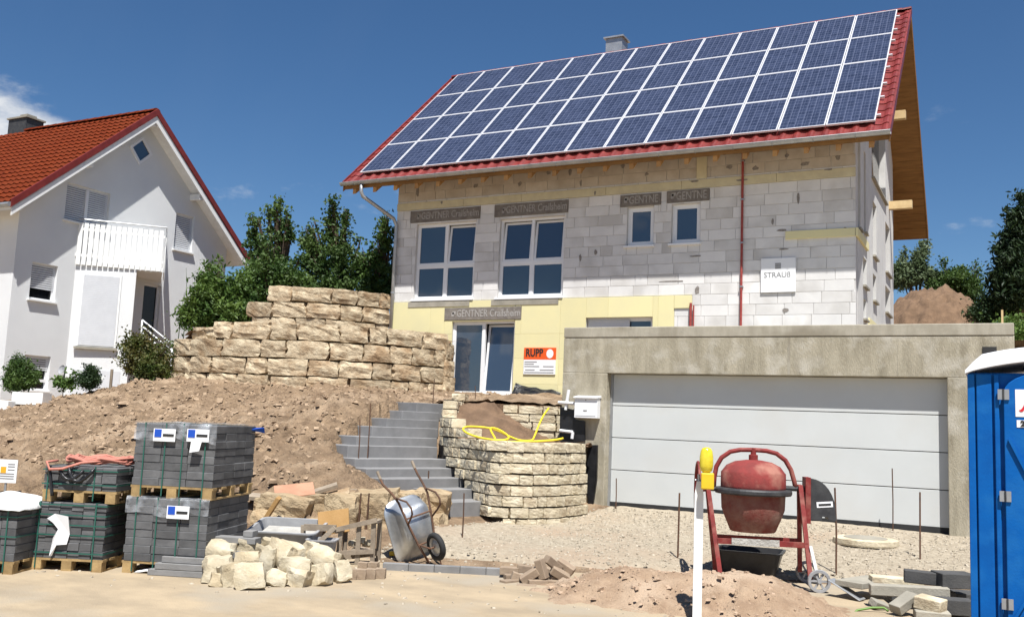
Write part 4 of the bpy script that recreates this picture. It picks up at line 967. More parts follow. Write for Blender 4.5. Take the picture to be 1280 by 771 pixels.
def tree(name, label, cat, base, blobs, n, size, m, seed, trunk=.1, elong=1.0, droop=0, clump=.16, group=None, stems=None, shoots=0):
    rs = random.Random(seed + 500); blobs = list(blobs)
    for k in range(shoots):
        c, r = blobs[rs.randrange(len(blobs))]; a = rs.uniform(0, 6.28); h = rs.uniform(.16, .34)
        blobs.append(((c[0] + r[0] * .85 * math.cos(a), c[1] + r[1] * .5 * math.sin(a), c[2] + r[2] * rs.uniform(.55, 1.0)), (.07, .07, h)))
    t = thing(name, label, cat, base, 0, group); bx, by, bz = base
    rl = [((c[0] - bx, c[1] - by, c[2] - bz), r) for c, r in blobs]
    link('crown', crown_mesh('crown', rl, n, size, m, seed, elong, droop, clump), t)
    rr = random.Random(seed); b = MB()
    top = max(c[2] + r[2] * .5 for c, r in rl)
    b.tube([(0, 0, -.3), (rr.uniform(-.05, .05), rr.uniform(-.05, .05), top * .5), (rr.uniform(-.15, .15), 0, top * .8)], [trunk, trunk * .6, trunk * .12], 8)
    for c, r in rl:
        for k in range(stems or 3):
            e = (c[0] + rr.uniform(-.7, .7) * r[0], c[1] + rr.uniform(-.7, .7) * r[1], c[2] + rr.uniform(0, .8) * r[2])
            b.tube([(0, 0, top * .15), (e[0] * .5, e[1] * .5, top * .15 + (e[2] - top * .15) * .6), e], [trunk * .45, trunk * .3, trunk * .1], 6)
    b.build('trunk', 'bark', t); return t
def V3(p, dz=0): return (p[0], p[1], p[2] + dz)
tree('leafy_tree', 'dark tree with two bushy tops behind the block wall, next to white gable', 'tree', V3((-19.574, 22.406, 4.209), -1), [((-19.678, 22.010, 6.714), (.55, .6, .65)), ((-20.008, 21.747, 7.392), (.14, .2, .26)), ((-19.624, 21.963, 7.266), (.16, .2, .3)), ((-19.288, 22.187, 6.899), (.2, .3, .2)), ((-20.236, 21.725, 6.688), (.14, .2, .14)), ((-19.758, 22.084, 5.874), (.9, .9, .7)), ((-18.683, 22.110, 5.599), (.8, .9, .55)), ((-19.116, 21.969, 4.992), (1.2, .9, .6))], 9500, .115, 'leaf_dark', 31, .12, shoots=26, clump=.09)
tree('leafy_tree', 'loose dark tree with a spiky top above the upper block tier', 'tree', V3((-18.166, 23.685, 4.335), -1), [((-18.271, 23.283, 6.883), (.5, .6, .55)), ((-18.965, 22.898, 7.070), (.13, .2, .42)), ((-17.955, 23.368, 7.457), (.14, .2, .24)), ((-18.349, 23.176, 7.366), (.12, .2, .24)), ((-17.636, 23.591, 7.034), (.2, .2, .1)), ((-18.401, 22.745, 6.175), (.6, .7, .6)), ((-17.715, 23.096, 6.207), (.7, .8, .6)), ((-17.698, 22.773, 5.308), (1.2, .9, .6))], 8000, .115, 'leaf_dark', 32, .11, shoots=26, clump=.09)
tree('leafy_tree', 'sunlit green tree partly hidden by the house downpipe', 'tree', V3((-16.721, 23.865, 4.341), -1), [((-16.503, 23.637, 6.837), (.3, .5, .5)), ((-16.757, 23.487, 6.968), (.14, .2, .26)), ((-17.003, 23.433, 6.431), (.26, .4, .34)), ((-16.777, 23.624, 5.892), (.8, .8, .6)), ((-16.282, 23.513, 5.255), (.9, .8, .6))], 5600, .115, 'leaf_mid', 33, .1, shoots=26, clump=.09)
tree('bamboo_bush', 'bright green bamboo bush spilling over the end of the block wall', 'bush', V3((-19.371, 19.521, 3.675), -.5), [((-19.235, 19.449, 4.722), (.55, .6, .6)), ((-19.525, 19.037, 4.148), (.32, .4, .5)), ((-19.344, 19.334, 5.150), (.25, .3, .3)), ((-18.864, 19.973, 4.784), (.5, .5, .55)), ((-18.699, 19.465, 4.143), (.7, .5, .36))], 11000, .085, 'leaf_bright', 34, .05, 1.7, .3, shoots=14, clump=.11)
tree('garden_bush', 'dense dark green bush between the bamboo and the upper tier', 'bush', V3((-18.147, 20.423, 4.204), -.5), [((-18.567, 20.326, 4.983), (.8, .6, .6)), ((-18.199, 20.691, 5.366), (.9, .6, .5)), ((-18.618, 19.803, 4.468), (.6, .5, .4))], 8000, .11, 'leaf_mid', 35, .06, shoots=10, clump=.1)
tree('garden_bush', 'round shrub with rusty young leaves by the tubular handrail', 'bush', V3((-19.295, 17.358, 2.364), -.1), [((-19.304, 17.288, 2.842), (.62, .5, .5)), ((-19.440, 17.164, 3.235), (.36, .34, .34)), ((-18.864, 17.315, 2.647), (.4, .4, .34))], 7000, .075, 'leaf_rusty', 36, .04, clump=.1, shoots=10)
tree('small_conifer', 'broad dwarf conifer standing in the white planter box', 'bush', V3((-20.500, 14.752, 1.927), 0), [((-20.496, 14.728, 2.112), (.32, .26, .18)), ((-20.492, 14.700, 2.334), (.24, .22, .2)), ((-20.488, 14.675, 2.537), (.15, .15, .18)), ((-20.485, 14.654, 2.703), (.06, .06, .12)), ((-20.212, 14.854, 2.273), (.15, .15, .22)), ((-20.224, 14.813, 2.531), (.07, .07, .18))], 8000, .045, 'leaf_mid', 37, .03, 1.4, clump=.06)
tree('small_conifer', 'little ball shaped evergreen in front of the bay', 'bush', V3((-19.855, 16.197, 2.091), -.05), [((-19.869, 16.167, 2.264), (.26, .24, .2)), ((-19.830, 16.155, 2.497), (.15, .15, .14))], 4000, .045, 'leaf_conifer', 38, .02, 1.2, clump=.05)
tree('small_plant', 'thin weedy plant growing at the foot of the white gable', 'plant', V3((-20.584, 16.050, 2.069), -.05), [((-20.582, 16.035, 2.186), (.22, .2, .12)), ((-20.352, 16.132, 2.352), (.06, .06, .25))], 500, .08, 'leaf_bright', 39, .012, 1.5, clump=.08)
for i, (a, b_, h_) in enumerate(((228, 420, 1.9), (236, 420, 1.7), (222, 418, 1.2))):
    q = (-20.070, 19.276, 3.654); q = (q[0] + (a - 229) * .02, q[1] + (a - 229) * .011, q[2])
    t = MB(); t.tube([(q[0], q[1], q[2] - .6), (q[0] + .04, q[1], q[2] + h_ * .5), (q[0] + .1 * (i - 1), q[1], q[2] + h_)], [.014, .01, .004], 5); tag(t.build('cane', 'leaf_mid'), 'thin bare cane rising left of the bamboo bush', 'cane', 'canes by the bamboo')
# right side
def pl_(px_): return 0
tree('pine_tree', 'tall dark conifer with bare lower stems beyond the garage corner', 'tree', ((0.283, 34.269, 5.055)[0], (0.283, 34.269, 5.055)[1], 3.3), [((0.566, 33.831, 9.342), (.16, .2, .35)), ((0.510, 33.878, 8.786), (.32, .35, .4)), ((0.454, 33.932, 8.180), (.5, .5, .5)), ((0.374, 33.980, 7.523), (.62, .6, .5)), ((0.317, 34.040, 6.866), (.72, .7, .5)), ((0.260, 34.093, 6.261), (.75, .7, .4)), ((0.922, 34.877, 7.185), (.4, .5, 1.0))], 22000, .11, 'leaf_conifer', 41, .09, 1.8, .5, clump=.12)
tree('garden_bush', 'pale feathery shrub behind the earth mound, beside the gable', 'bush', V3((-2.994, 39.184, 6.483), -1), [((-2.876, 38.978, 8.444), (.22, .3, .5)), ((-3.184, 38.902, 7.828), (.4, .4, .4)), ((-2.536, 39.234, 7.858), (.4, .4, .3)), ((-3.508, 38.736, 7.814), (.3, .3, .5))], 6000, .11, 'leaf_grey', 42, .05, 1.5, shoots=12, clump=.1)
tree('garden_bush', 'rounded green bush behind the right flank of the earth mound', 'bush', V3((-1.650, 39.334, 6.328), -1), [((-1.625, 39.164, 7.665), (.6, .6, .45)), ((-1.122, 39.446, 7.510), (.35, .4, .4)), ((-2.136, 38.936, 7.404), (.4, .4, .35)), ((-1.371, 39.383, 7.024), (.7, .5, .4))], 9000, .1, 'leaf_mid', 43, .05, shoots=10, clump=.1)
tree('garden_bush', 'low green bush at the foot of the tall conifer', 'bush', V3((0.233, 24.759, 3.912), -.6), [((0.302, 24.769, 4.097), (.5, .5, .3)), ((0.083, 26.873, 4.470), (.5, .5, .3))], 3000, .09, 'leaf_bright', 44, .04)
tree('garden_bush', 'dark shaded bush between earth mound and tall conifer', 'bush', V3((-0.483, 34.368, 5.587), -.6), [((-0.386, 34.382, 5.847), (.6, .5, .4)), ((-0.733, 34.223, 5.703), (.4, .5, .3))], 4000, .1, 'leaf_conifer', 45, .04)
mc_ = (-2.048, 35.261, 5.575)
def mound(x, y):
    dx, dy = x - mc_[0], y - mc_[1]; r = math.hypot(dx / (2.7 if dx > 0 else 3.4), dy / 3.0); return 3.2 + max(0, 1 - r ** 2.1) * 3.55
mo = fill('earth_mound', [(mc_[0] + 3.6 * math.cos(a), mc_[1] + 3.4 * math.sin(a)) for a in [6.283 * i / 24 for i in range(24)]], mound, 'brown_soil', .22, .09)
tag(mo, 'brown earth mound heaped behind the garage roof', 'earth mound'); del mo['kind']
mo.name = 'earth_mound'
b = MB(); q = (-0.061, 22.310, 4.118); b.bar((q[0], q[1], 3.0), (q[0], q[1], q[2] + .28), .04, .04); tag(b.build('wooden_stake', 'wood_light'), 'thin pale wooden stake standing behind the garage corner', 'stake')

# ---------------------------------------------------------------- paving pallets
def pallet_load(name, label, loc, rz, w, d, rows, wrap=False, labels=(), straps=(), hstraps=(), tilt=0, seed=0, group=None, bw=.2):
    t = thing(name, label, 'pallet', loc, rz, group); rr = random.Random(seed)
    for i in range(3):
        for j in range(3):
            b = MB(); cx_ = .05 + (w - .1) * i / 2; cy_ = .05 + (d - .1) * j / 2; b.box(cx_ - .05, cx_ + .05, cy_ - .05, cy_ + .05, .018, .096); b.build('pallet_block', 'pallet_wood', t)
        b = MB(); cx_ = .05 + (w - .1) * i / 2; b.box(cx_ - .05, cx_ + .05, 0, d, 0, .0178); b.build('bottom_board', 'pallet_wood', t)
    nb_ = 5
    for j in range(nb_):
        y = (d - .1) * j / (nb_ - 1); b = MB(); b.box(-.01, w + .01, y, y + .1, .0962, .118); b.build('deck_board', 'pallet_wood', t)
    nx = max(3, round(w / bw)); ny = max(3, round(d / .26)); bh = .077
    key = ('pv', round(w / nx, 3), round(d / ny, 3))
    if key not in meshes:
        m_ = MB(); a, c, h = w / nx / 2 - .002, d / ny / 2 - .002, bh / 2 - .0015; e = .006
        m_.add([(-a, -c, -h), (a, -c, -h), (a, c, -h), (-a, c, -h), (-a, -c, h - e), (a, -c, h - e), (a, c, h - e), (-a, c, h - e), (-a + e, -c + e, h), (a - e, -c + e, h), (a - e, c - e, h), (-a + e, c - e, h)],
               [(3, 2, 1, 0), (0, 1, 5, 4), (1, 2, 6, 5), (2, 3, 7, 6), (3, 0, 4, 7), (4, 5, 9, 8), (5, 6, 10, 9), (6, 7, 11, 10), (7, 4, 8, 11), (8, 9, 10, 11)])
        meshes[key] = m_.mesh('paving_block', 'paver')
    for r in range(rows):
        sh = rr.uniform(-.006, .006)
        for i in range(nx):
            for j in range(ny):
                if 0 < i < nx - 1 and 0 < j < ny - 1 and r < rows - 1: continue
                if j == ny - 1 and 0 < i < nx - 1 and r < rows - 1: continue
                link('paving_block', meshes[key], t, (w * (i + .5) / nx + sh + rr.uniform(-.003, .003), d * (j + .5) / ny + rr.uniform(-.006, .006), .119 + bh * (r + .5)), (0, 0, rr.uniform(-.008, .008)))
    b = MB(); b.box(.1, w - .1, .1, d - .1, .119, .119 + bh * (rows - 1)); b.build('inner_core', 'paver', t)
    top = .119 + bh * rows
    for sx in straps:
        b = MB(); x = w * sx; b.box(x - .006, x + .006, -.012, -.008, .02, top + .004); b.box(x - .006, x + .006, -.012, d + .01, top + .004, top + .007); b.build('strap', 'strap_green', t)
    for hz in hstraps:
        b = MB(); z = .119 + (top - .119) * hz; b.box(-.012, w + .012, -.013, -.009, z - .006, z + .006); b.box(w + .009, w + .013, -.013, d + .01, z - .006, z + .006); b.build('strap', 'strap_green', t)
    if wrap:
        n = 22; V = []; Fs = []; prof = [(-.016, -.2), (-.014, -.1), (-.013, -.02), (.0, .012), (.12, .016), (d * .5, .012), (d - .05, .02), (d + .01, -.01)]
        for i in range(n + 1):
            x = -.012 + (w + .024) * i / n; fl = wrap * (.8 + .5 * noise.noise((x * 4, seed, 0)))
            for k, (yy, zz) in enumerate(prof):
                z = zz if zz > -.05 else (-.02 + (zz + .02) * fl)
                V.append((x, yy - abs(noise.noise((x * 9, k * 2, seed))) * .014, top + z + (.012 * noise.noise((x * 7, yy * 7, seed + 3)) if k > 3 else 0)))
        m_ = len(prof)
        for i in range(n):
            for k in range(m_ - 1): Fs.append((i * m_ + k, (i + 1) * m_ + k, (i + 1) * m_ + k + 1, i * m_ + k + 1))
        me = bpy.data.meshes.new('plastic_wrap'); me.from_pydata(V, [], Fs); me.materials.append(MAT['clear_film']); me.polygons.foreach_set('use_smooth', [True] * len(me.polygons)); link('plastic_wrap', me, t)
    for (x, z, tw) in labels:
        b = MB(); b.box(x, x + .23, -.034, -.031, z, z + .125); lb = b.build('label_card', 'sign_white', t); lb.rotation_euler = (0, tw, 0)
        b = MB(); b.box(x + .012, x + .085, -.038, -.035, z + .04, z + .118); b.build('blue_mark', 'ink_blue', lb)
        b = MB(); b.box(x + .1, x + .215, -.038, -.035, z + .05, z + .075); b.build('print_line', 'ink_black', lb)
    return t
R24, R21 = math.radians(24.5), math.radians(21)
pR = (-7.822, 6.957, 0.000); pL = (-8.594, 6.520, 0.000); pF = (-8.982, 5.957, 0.000)
pallet_load('paver_pallet', 'lower pallet of grey pavers with torn film, under the tallest stack', (pR[0], pR[1], 0), R21, .84, 1.06, 8, .9, [(.43, .55, 0)], (.12, .38, .64, .9), seed=2, bw=.28)
pallet_load('paver_pallet', 'topmost film-wrapped pallet of grey pavers with two blue and white labels', (pR[0] + .01, pR[1] + .02, .738), R21, .84, 1.06, 8, 1.0, [(.2, .56, 0), (.55, .57, 0)], (.12, .38, .6, .88), seed=3, bw=.28)
pallet_load('paver_pallet', 'lower pallet of grey pavers with a torn white paper sheet on its front', (pL[0], pL[1], 0), R24, .71, .8, 7, 0, (), (.06, .86), (.1, .42, .6, .78, .96), seed=4, bw=.12)
pallet_load('paver_pallet', 'low paver pallet carrying the coil of reddish rope', (pL[0] + .03, pL[1] + .03, .662), R24, .74, .85, 3, 0, (), (.06, .7), (.25, .85), seed=5, bw=.14)
pallet_load('paver_pallet', 'paver pallet topped with a crumpled white sheet', (pF[0], pF[1], 0), R24, .60, .8, 6, 0, (), (.1, .85), (.5, .9), seed=6, bw=.14)
def to_w(p, rz, q): return (p[0] + q[0] * math.cos(rz) - q[1] * math.sin(rz), p[1] + q[0] * math.sin(rz) + q[1] * math.cos(rz), q[2])
def drape(name, p, rz, x0, x1, y0, y1, z, bulge, m, seed, over=.0):
    n = 18; V = []; Fs = []
    for i in range(n + 1):
        for j in range(n + 1):
            u_, v_ = i / n, j / n; x = x0 + (x1 - x0) * u_; y = y0 + (y1 - y0) * v_
            zz = z + bulge * (math.sin(math.pi * u_) * math.sin(math.pi * v_)) ** .6 + .018 * noise.noise((x * 6, y * 6, seed)) + .012 * noise.noise((x * 14, y * 14, seed))
            V.append(to_w(p, rz, (x, y, zz)))
    for i in range(n):
        for j in range(n): Fs.append((i * (n + 1) + j, (i + 1) * (n + 1) + j, (i + 1) * (n + 1) + j + 1, i * (n + 1) + j + 1))
    me = bpy.data.meshes.new(name); me.from_pydata(V, [], Fs); me.materials.append(MAT[m]); me.polygons.foreach_set('use_smooth', [True] * len(me.polygons))
    o = link(name, me); s_ = o.modifiers.new('thick', 'SOLIDIFY'); s_.thickness = .006; return o
tag(drape('white_sheet', pF, R24, -.05, .64, -.05, .84, .60, .13, 'tarp_white', 3), 'crumpled white plastic sheet lying over a paver pallet', 'sheet')
# torn paper on the left pallet front
b = MB(); pts = [(.13, .50), (.21, .55), (.35, .53), (.37, .36), (.355, .26), (.26, .25), (.21, .14), (.19, .14), (.22, .32), (.25, .40), (.2, .46)]
V = [to_w(pL, R24, (x, -.02 - .012 * (i % 3), z)) for i, (x, z) in enumerate(pts)]; b.add(V + [(x, y + .003, z) for x, y, z in V], [tuple(range(len(V))), tuple(range(2 * len(V) - 1, len(V) - 1, -1))]); tag(b.build('torn_paper', 'sign_white'), 'torn white paper sheet hanging on the front of pavers', 'paper')
b = MB(); V = [to_w(pR, R21, (x, y, z)) for x, y, z in ((.62, -.05, 1.2), (.72, -.055, 1.22), (.74, -.05, 1.32), (.63, -.045, 1.34))]; b.add(V + [(x, y + .002, z) for x, y, z in V], [(0, 1, 2, 3), (7, 6, 5, 4), (0, 1, 5, 4), (1, 2, 6, 5), (2, 3, 7, 6), (3, 0, 4, 7)]); tag(b.build('delivery_note', 'sign_white'), 'white delivery note dangling on the film of the topmost pallet', 'paper')
b = MB(); V = [to_w(pR, R21, (x, y, z)) for x, y, z in ((.83, .95, 1.43), (.98, 1.0, 1.46), (.96, 1.08, 1.40), (.84, 1.1, 1.45))]; b.add(V + [(x, y, z + .004) for x, y, z in V], [(0, 1, 2, 3), (7, 6, 5, 4), (0, 1, 5, 4), (1, 2, 6, 5), (2, 3, 7, 6), (3, 0, 4, 7)]); tag(b.build('film_corner', 'ink_blue'), 'blue flap of film sticking out from the topmost pallet', 'film')
sp_ = (-7.576, 7.115, -0.000)
o = drape('plastic_scrap', (sp_[0], sp_[1]), R21, -.16, .14, -.05, .06, .012, .03, 'tarp_white', 8); tag(o, 'scrap of white film lying on the street before the stacked kerb slabs', 'film')
# rope coil
b = MB(); rr = random.Random(9); pts = []
for k in range(150):
    a = k * .28; rx = .3 + .05 * math.sin(k * .37); ry = .26 + .04 * math.cos(k * .23)
    pts.append(to_w(pL, R24, (.42 + rx * math.cos(a), .4 + ry * math.sin(a), 1.045 + .05 * (k / 150) + .016 * math.sin(k * 1.7))))
b.tube(pts, .014, 6); pts = [to_w(pL, R24, q) for q in ((.12, .1, 1.06), (.08, -.04, 1.05), (.12, -.05, .98), (.25, -.04, .99), (.4, .02, 1.05), (.75, .3, 1.1), (.95, .6, 1.12))]
b.tube(pts, .014, 6); tag(b.build('rope_coil', 'rope_red', smooth=True), 'coil of faded reddish rope lying on the low paver pallet', 'rope')
b = MB()
for q0, q1, q2 in (((.2, -.02, 1.0), (.3, -.035, .78), (.45, -.02, .98)), ((.3, -.02, 1.0), (.38, -.035, .74), (.56, -.02, 1.0)), ((.1, -.02, 1.0), (.14, -.03, .85), (.16, -.025, .72))):
    b.tube([to_w(pL, R24, tuple((1 - t) ** 2 * q0[i] + 2 * t * (1 - t) * q1[i] + t * t * q2[i] for i in range(3))) for t in [j / 8 for j in range(9)]], .017, 6)
tag(b.build('black_strap', 'black_film', smooth=True), 'black strap loops hanging over the low paver pallet', 'strap')
# neighbouring notice on a post at the left edge
q = (-11.311, 8.100, 0.746)
t = thing('notice_board', 'small white notice with an amber square on a thin post behind the pallets', 'sign', (q[0], q[1], H(q[0], q[1]) - .1), R24)
hz = q[2] - t.location.z
b = MB(); b.tube([(0, .012, 0), (0, .012, hz + .1)], .015, 6); b.build('post', 'zinc', t)
b = MB(); b.box(-.14, .14, -.01, .0, hz - .13, hz + .16); b.build('board', 'sign_white', t)
b = MB(); b.box(-.07, 0.0, -.014, -.011, hz - .01, hz + .07); b.build('amber_square', 'ink_amber', t)
b = MB()
for k, zz in enumerate((.1, .07, .03, -.02, -.05, -.08)): b.box(.02 if k < 3 else -.1, .11, -.014, -.011, hz + zz, hz + zz + .01)
b.build('print_lines', 'ink_grey', t)
# white planter boxes at the top of the slope
q = (-20.024, 14.792, 1.773)
t = thing('planter_box', 'low white planter box with dwarf conifers by the white house', 'planter', (q[0], q[1], q[2] - .16), R24)
b = MB(); frame = [(-.36, .36, -.2, -.17), (-.36, .36, .17, .2), (-.36, -.33, -.17, .17), (.33, .36, -.17, .17)]
for x0, x1, y0, y1 in frame: b.box(x0, x1, y0, y1, 0, .28)
b.build('box', 'white_paint', t); b = MB(); b.box(-.33, .33, -.17, .17, .02, .25); b.build('soil', 'brown_soil', t)
q = (-20.248, 14.254, 1.545); b = MB(); b.box(-.25, .2, -.15, .15, 0, .26, Matrix.Translation((q[0], q[1], q[2] - .12)) @ Matrix.Rotation(.4, 4, 'Z')); o = b.build('white_block', 'white_paint', bevel=.02); tag(o, 'white block lying beside the planter box', 'block')
b = MB(); q = (-19.524, 16.351, 2.222); q2 = (-19.833, 16.300, 2.253)
t = thing('bird_table', 'little white board leaning on a stake near ball shaped evergreen', 'board', (q2[0], q2[1], q2[2] - .1), .4)
b.box(-.02, .3, -.01, .01, .0, .18, Matrix.Rotation(-.6, 4, 'Y')); b.build('board', 'white_paint', t); b = MB(); b.tube([(.42, 0, -.1), (.42, .0, .4)], .035, 6); b.build('stake', 'wood_grey', t)
q = (-20.716, 16.157, 2.448); t = thing('satellite_dish', 'small grey dish on a stalk before the white gable', 'dish', (q[0], q[1], q[2] - .45), 0)
b = MB(); b.tube([(0, 0, 0), (-.05, 0, .3), (0, 0, .6)], .02, 6); b.build('stalk', 'zinc', t); b = MB(); b.lathe([(.01, 0), (.09, .02), (.12, .05), (.11, .05), (.08, .03), (.01, .012)], 12, Matrix.Translation((-.06, -.03, .5)) @ Matrix.Rotation(1.3, 4, 'X')); b.build('dish', 'grey_plastic', t)

# ---------------------------------------------------------------- kerb slabs beside the pallets, kerb line
kp = (-7.167, 7.220, -0.000)
for i, (dx, dy, z, L, rot) in enumerate([(0, 0, 0, .72, 0), (.04, .0, .062, .66, .01), (.06, .03, .124, .6, -.01), (.28, .12, .186, .52, .03), (.22, .3, .0, .9, .02), (.25, .3, .062, .8, .0), (.3, .34, .248, .38, .02), (.36, .28, .31, .5, -.03), (.5, .34, .372, .1, .0)]):
    b = MB(); b.box(-L / 2, L / 2, -.075, .075, .001, .06); x, y, _ = to_w(kp, R21, (dx - .05, dy, 0)); o = b.build('kerb_slab', 'kerb_grey', bevel=.005); o.location = (x, y, z); o.rotation_euler = (0, 0, R21 + rot)
    tag(o, 'short grey kerb slab in the stack between pavers and rubble', 'kerb slab', 'kerb slabs stacked beside the pallets')
ks = (-6.014, 8.841, 0.000); ke = (-4.742, 9.419, 0.000)
kd = Vector((ke[0] - ks[0], ke[1] - ks[1])); kn = 5
for i in range(kn):
    a = i / kn; b = MB(); L = kd.length / kn; b.box(0, L - .004, 0, .08, -.1, .075); o = b.build('kerb_stone', 'kerb_grey', bevel=.006)
    o.location = (ks[0] + kd.x * a, ks[1] + kd.y * a, 0); o.rotation_euler = (0, 0, math.atan2(kd.y, kd.x)); tag(o, 'grey kerb stone set on edge between street and gravel yard', 'kerb stone', 'kerb line of the yard')
# ---------------------------------------------------------------- rubble heap
RB = [rock_mesh('rubble_rock', 300 + i, 'rubble_stone', 7, .3, .16, 1.6, True) for i in range(8)]
rr = random.Random(4)
for i, (p, w, h) in enumerate([
    ((-6.971, 7.408, 0.247), 34, 23), ((-6.864, 7.692, 0.242), 36, 21), ((-6.815, 7.221, 0.135), 32, 22), ((-6.782, 7.079, 0.057), 16, 18), ((-6.623, 7.427, 0.186), 30, 19), ((-6.598, 7.005, 0.045), 20, 16),
    ((-6.533, 7.089, 0.090), 26, 28), ((-6.296, 7.098, 0.092), 34, 30), ((-6.425, 7.470, 0.201), 18, 30), ((-6.369, 7.663, 0.249), 38, 29), ((-6.151, 7.560, 0.166), 36, 19), ((-6.213, 7.372, 0.061), 24, 19),
    ((-6.053, 7.511, 0.069), 32, 22), ((-5.936, 7.683, 0.084), 24, 26), ((-6.089, 7.927, 0.211), 38, 24), ((-6.345, 8.015, 0.257), 20, 19), ((-5.887, 7.933, 0.098), 20, 26), ((-6.775, 7.904, 0.267), 22, 18), ((-6.617, 7.677, 0.036), 26, 18), ((-6.304, 7.941, 0.117), 26, 18), ((-7.619, 8.611, 0.197), 12, 10), ((-7.766, 8.753, 0.262), 14, 10)]):
    k = 9.4 / 1202 * 1.0
    o = link('rubble_rock', rr.choice(RB), None, p, (rr.uniform(-.35, .35), rr.uniform(-.35, .35), R24 + rr.uniform(-.6, .6)), (w * k, w * k * rr.uniform(.7, .95), h * k))
    tag(o, 'rough cream rubble rock in the heap at the street edge', 'rock', 'limestone rubble heap')
# cobbles at the heap's right foot
CB = rock_mesh('cobble', 400, 'paver_brown', 3, .16, .06)
for i, px_ in enumerate(((-5.902, 8.141, 0.050), (-5.831, 8.206, 0.050), (-5.774, 8.292, 0.050), (-5.717, 8.379, 0.050), (-6.101, 8.608, 0.050), (-6.021, 8.684, 0.050))):
    o = link('cobble', CB, None, px_, (0, 0, R24 + rr.uniform(-.15, .15)), (.1, .1, .1)); tag(o, 'small brown cobble in the short row beside the kerb', 'cobble', 'cobbles beside the rubble heap')

# ---------------------------------------------------------------- low boulder wall, boards, tub, wooden frame
BOU = [rock_mesh('boulder', 500 + i, 'boulder', 6, .24, .09, 2.4) for i in range(6)]
bw_ = thing('boulder_wall', 'low row of big yellowish boulders holding back the earth beside the wheelbarrow', 'stone wall', (-7.6, 10.2, .1))
for p, w, h, d_ in [((-8.035, 9.609, 0.447), 58, 32, .5), ((-7.890, 10.024, 0.455), 46, 30, .5), ((-8.121, 9.476, 0.263), 40, 34, .5), ((-7.771, 9.673, 0.152), 70, 40, .5), ((-7.529, 10.102, 0.417), 40, 40, .5), ((-7.390, 10.512, 0.434), 66, 46, .6), ((-7.197, 10.433, 0.081), 34, 40, .5), ((-7.445, 10.189, 0.099), 40, 44, .5), ((-7.225, 11.052, 0.426), 50, 44, .6), ((-7.050, 11.473, 0.501), 44, 32, .5), ((-7.087, 11.158, 0.177), 70, 40, .5), ((-8.258, 9.501, 0.397), 22, 36, .4)]:
    k = 12.2 / 1202; link('boulder', rr.choice(BOU), bw_, Vector(p) - Vector(bw_.location), (rr.uniform(-.06, .06), rr.uniform(-.1, .1), R24 + rr.uniform(-.12, .12)), (w * k * 1.05, d_, h * k * 1.08))
def slab_at(name, p, L, w, t_, rot, m, label, cat, group=None):
    b = MB(); b.box(-L / 2, L / 2, -w / 2, w / 2, -t_ / 2, t_ / 2); o = b.build(name, m, bevel=.004); o.location = p; o.rotation_euler = rot; tag(o, label, cat, group); return o
slab_at('stone_slab', (-8.132, 9.872, 0.646), .5, .42, .05, (.30, -.12, R24 + .3), 'board_rust', 'flat reddish sandstone slab lying on the earth edge', 'slab')
slab_at('plank', (-7.913, 9.985, 0.646), .62, .14, .045, (.2, -.34, R24 + .2), 'wood_grey', 'grey brown plank slanting on the boulders', 'plank')
slab_at('plank', (-7.701, 10.044, 0.608), .52, .2, .04, (.3, -.28, R24 + .15), 'limestone', 'broken pale stone plate lying beside the grey brown plank', 'slab')
slab_at('plank', (-8.219, 9.496, 0.577), .5, .2, .05, (.15, .04, R24), 'wood_grey', 'weathered board bridging beside the tallest paver stack', 'plank')
slab_at('plank', (-7.686, 10.439, 0.673), .2, .05, .03, (0, 0, R24), 'wood_grey', 'small offcut of wood lying on the earth above the boulders', 'plank')
slab_at('stone_plate', (-7.898, 9.120, 0.401), .52, .16, .05, (.1, -1.05, R24), 'board_orange', 'upright tan stone plate leaning next to the grey tub', 'slab')
slab_at('board', (-6.880, 9.077, 0.421), .36, .27, .02, (1.25, -.18, R24), 'board_orange', 'orange board leaning behind the wooden frame', 'board')
# grey mortar tub
q = (-7.264, 8.790, 0.231)
t = thing('mortar_tub', 'grey rectangular mortar tub crusted with pale mortar behind the rubble', 'tub', (q[0], q[1], .1), R24 - .05)
def rrect(a, b_, r, n=5):
    out = []
    for cx_, cy_, s0 in ((a - r, b_ - r, 0), (-a + r, b_ - r, 1), (-a + r, -b_ + r, 2), (a - r, -b_ + r, 3)):
        for i in range(n): an = math.pi / 2 * (s0 + i / (n - 1)); out.append((cx_ + r * math.cos(an), cy_ + r * math.sin(an)))
    return out
def tub_mesh(a0, b0, a1, b1, h, th=.012, dx=0):
    b = MB(); r0 = rrect(a0, b0, .06); r1 = rrect(a1, b1, .08); n = len(r0); rim = rrect(a1 + .02, b1 + .02, .09); i1 = rrect(a1 - th, b1 - th, .07); i0 = rrect(a0 - th, b0 - th, .05)
    V = [(x, y, 0) for x, y in r0] + [(x + dx, y, h) for x, y in r1] + [(x + dx, y, h) for x, y in rim] + [(x + dx, y, h + .015) for x, y in rim] + [(x + dx, y, h + .015) for x, y in i1] + [(x, y, th) for x, y in i0]
    F = [tuple(range(n - 1, -1, -1)), tuple(5 * n + i for i in range(n))]
    for k in range(5):
        for i in range(n): F.append((k * n + i, k * n + (i + 1) % n, (k + 1) * n + (i + 1) % n, (k + 1) * n + i))
    return b.add(V, F)
o = tub_mesh(.3, .2, .38, .28, .33).build('shell', 'grey_plastic', t)
b = MB(); b.box(-.3, .3, -.2, .2, .05, .27); b.build('mortar', 'mortar', t)
t.rotation_euler = (.18, .0, R24 - .05); t.location.z = .04
q = (-6.690, 8.648, 0.122)
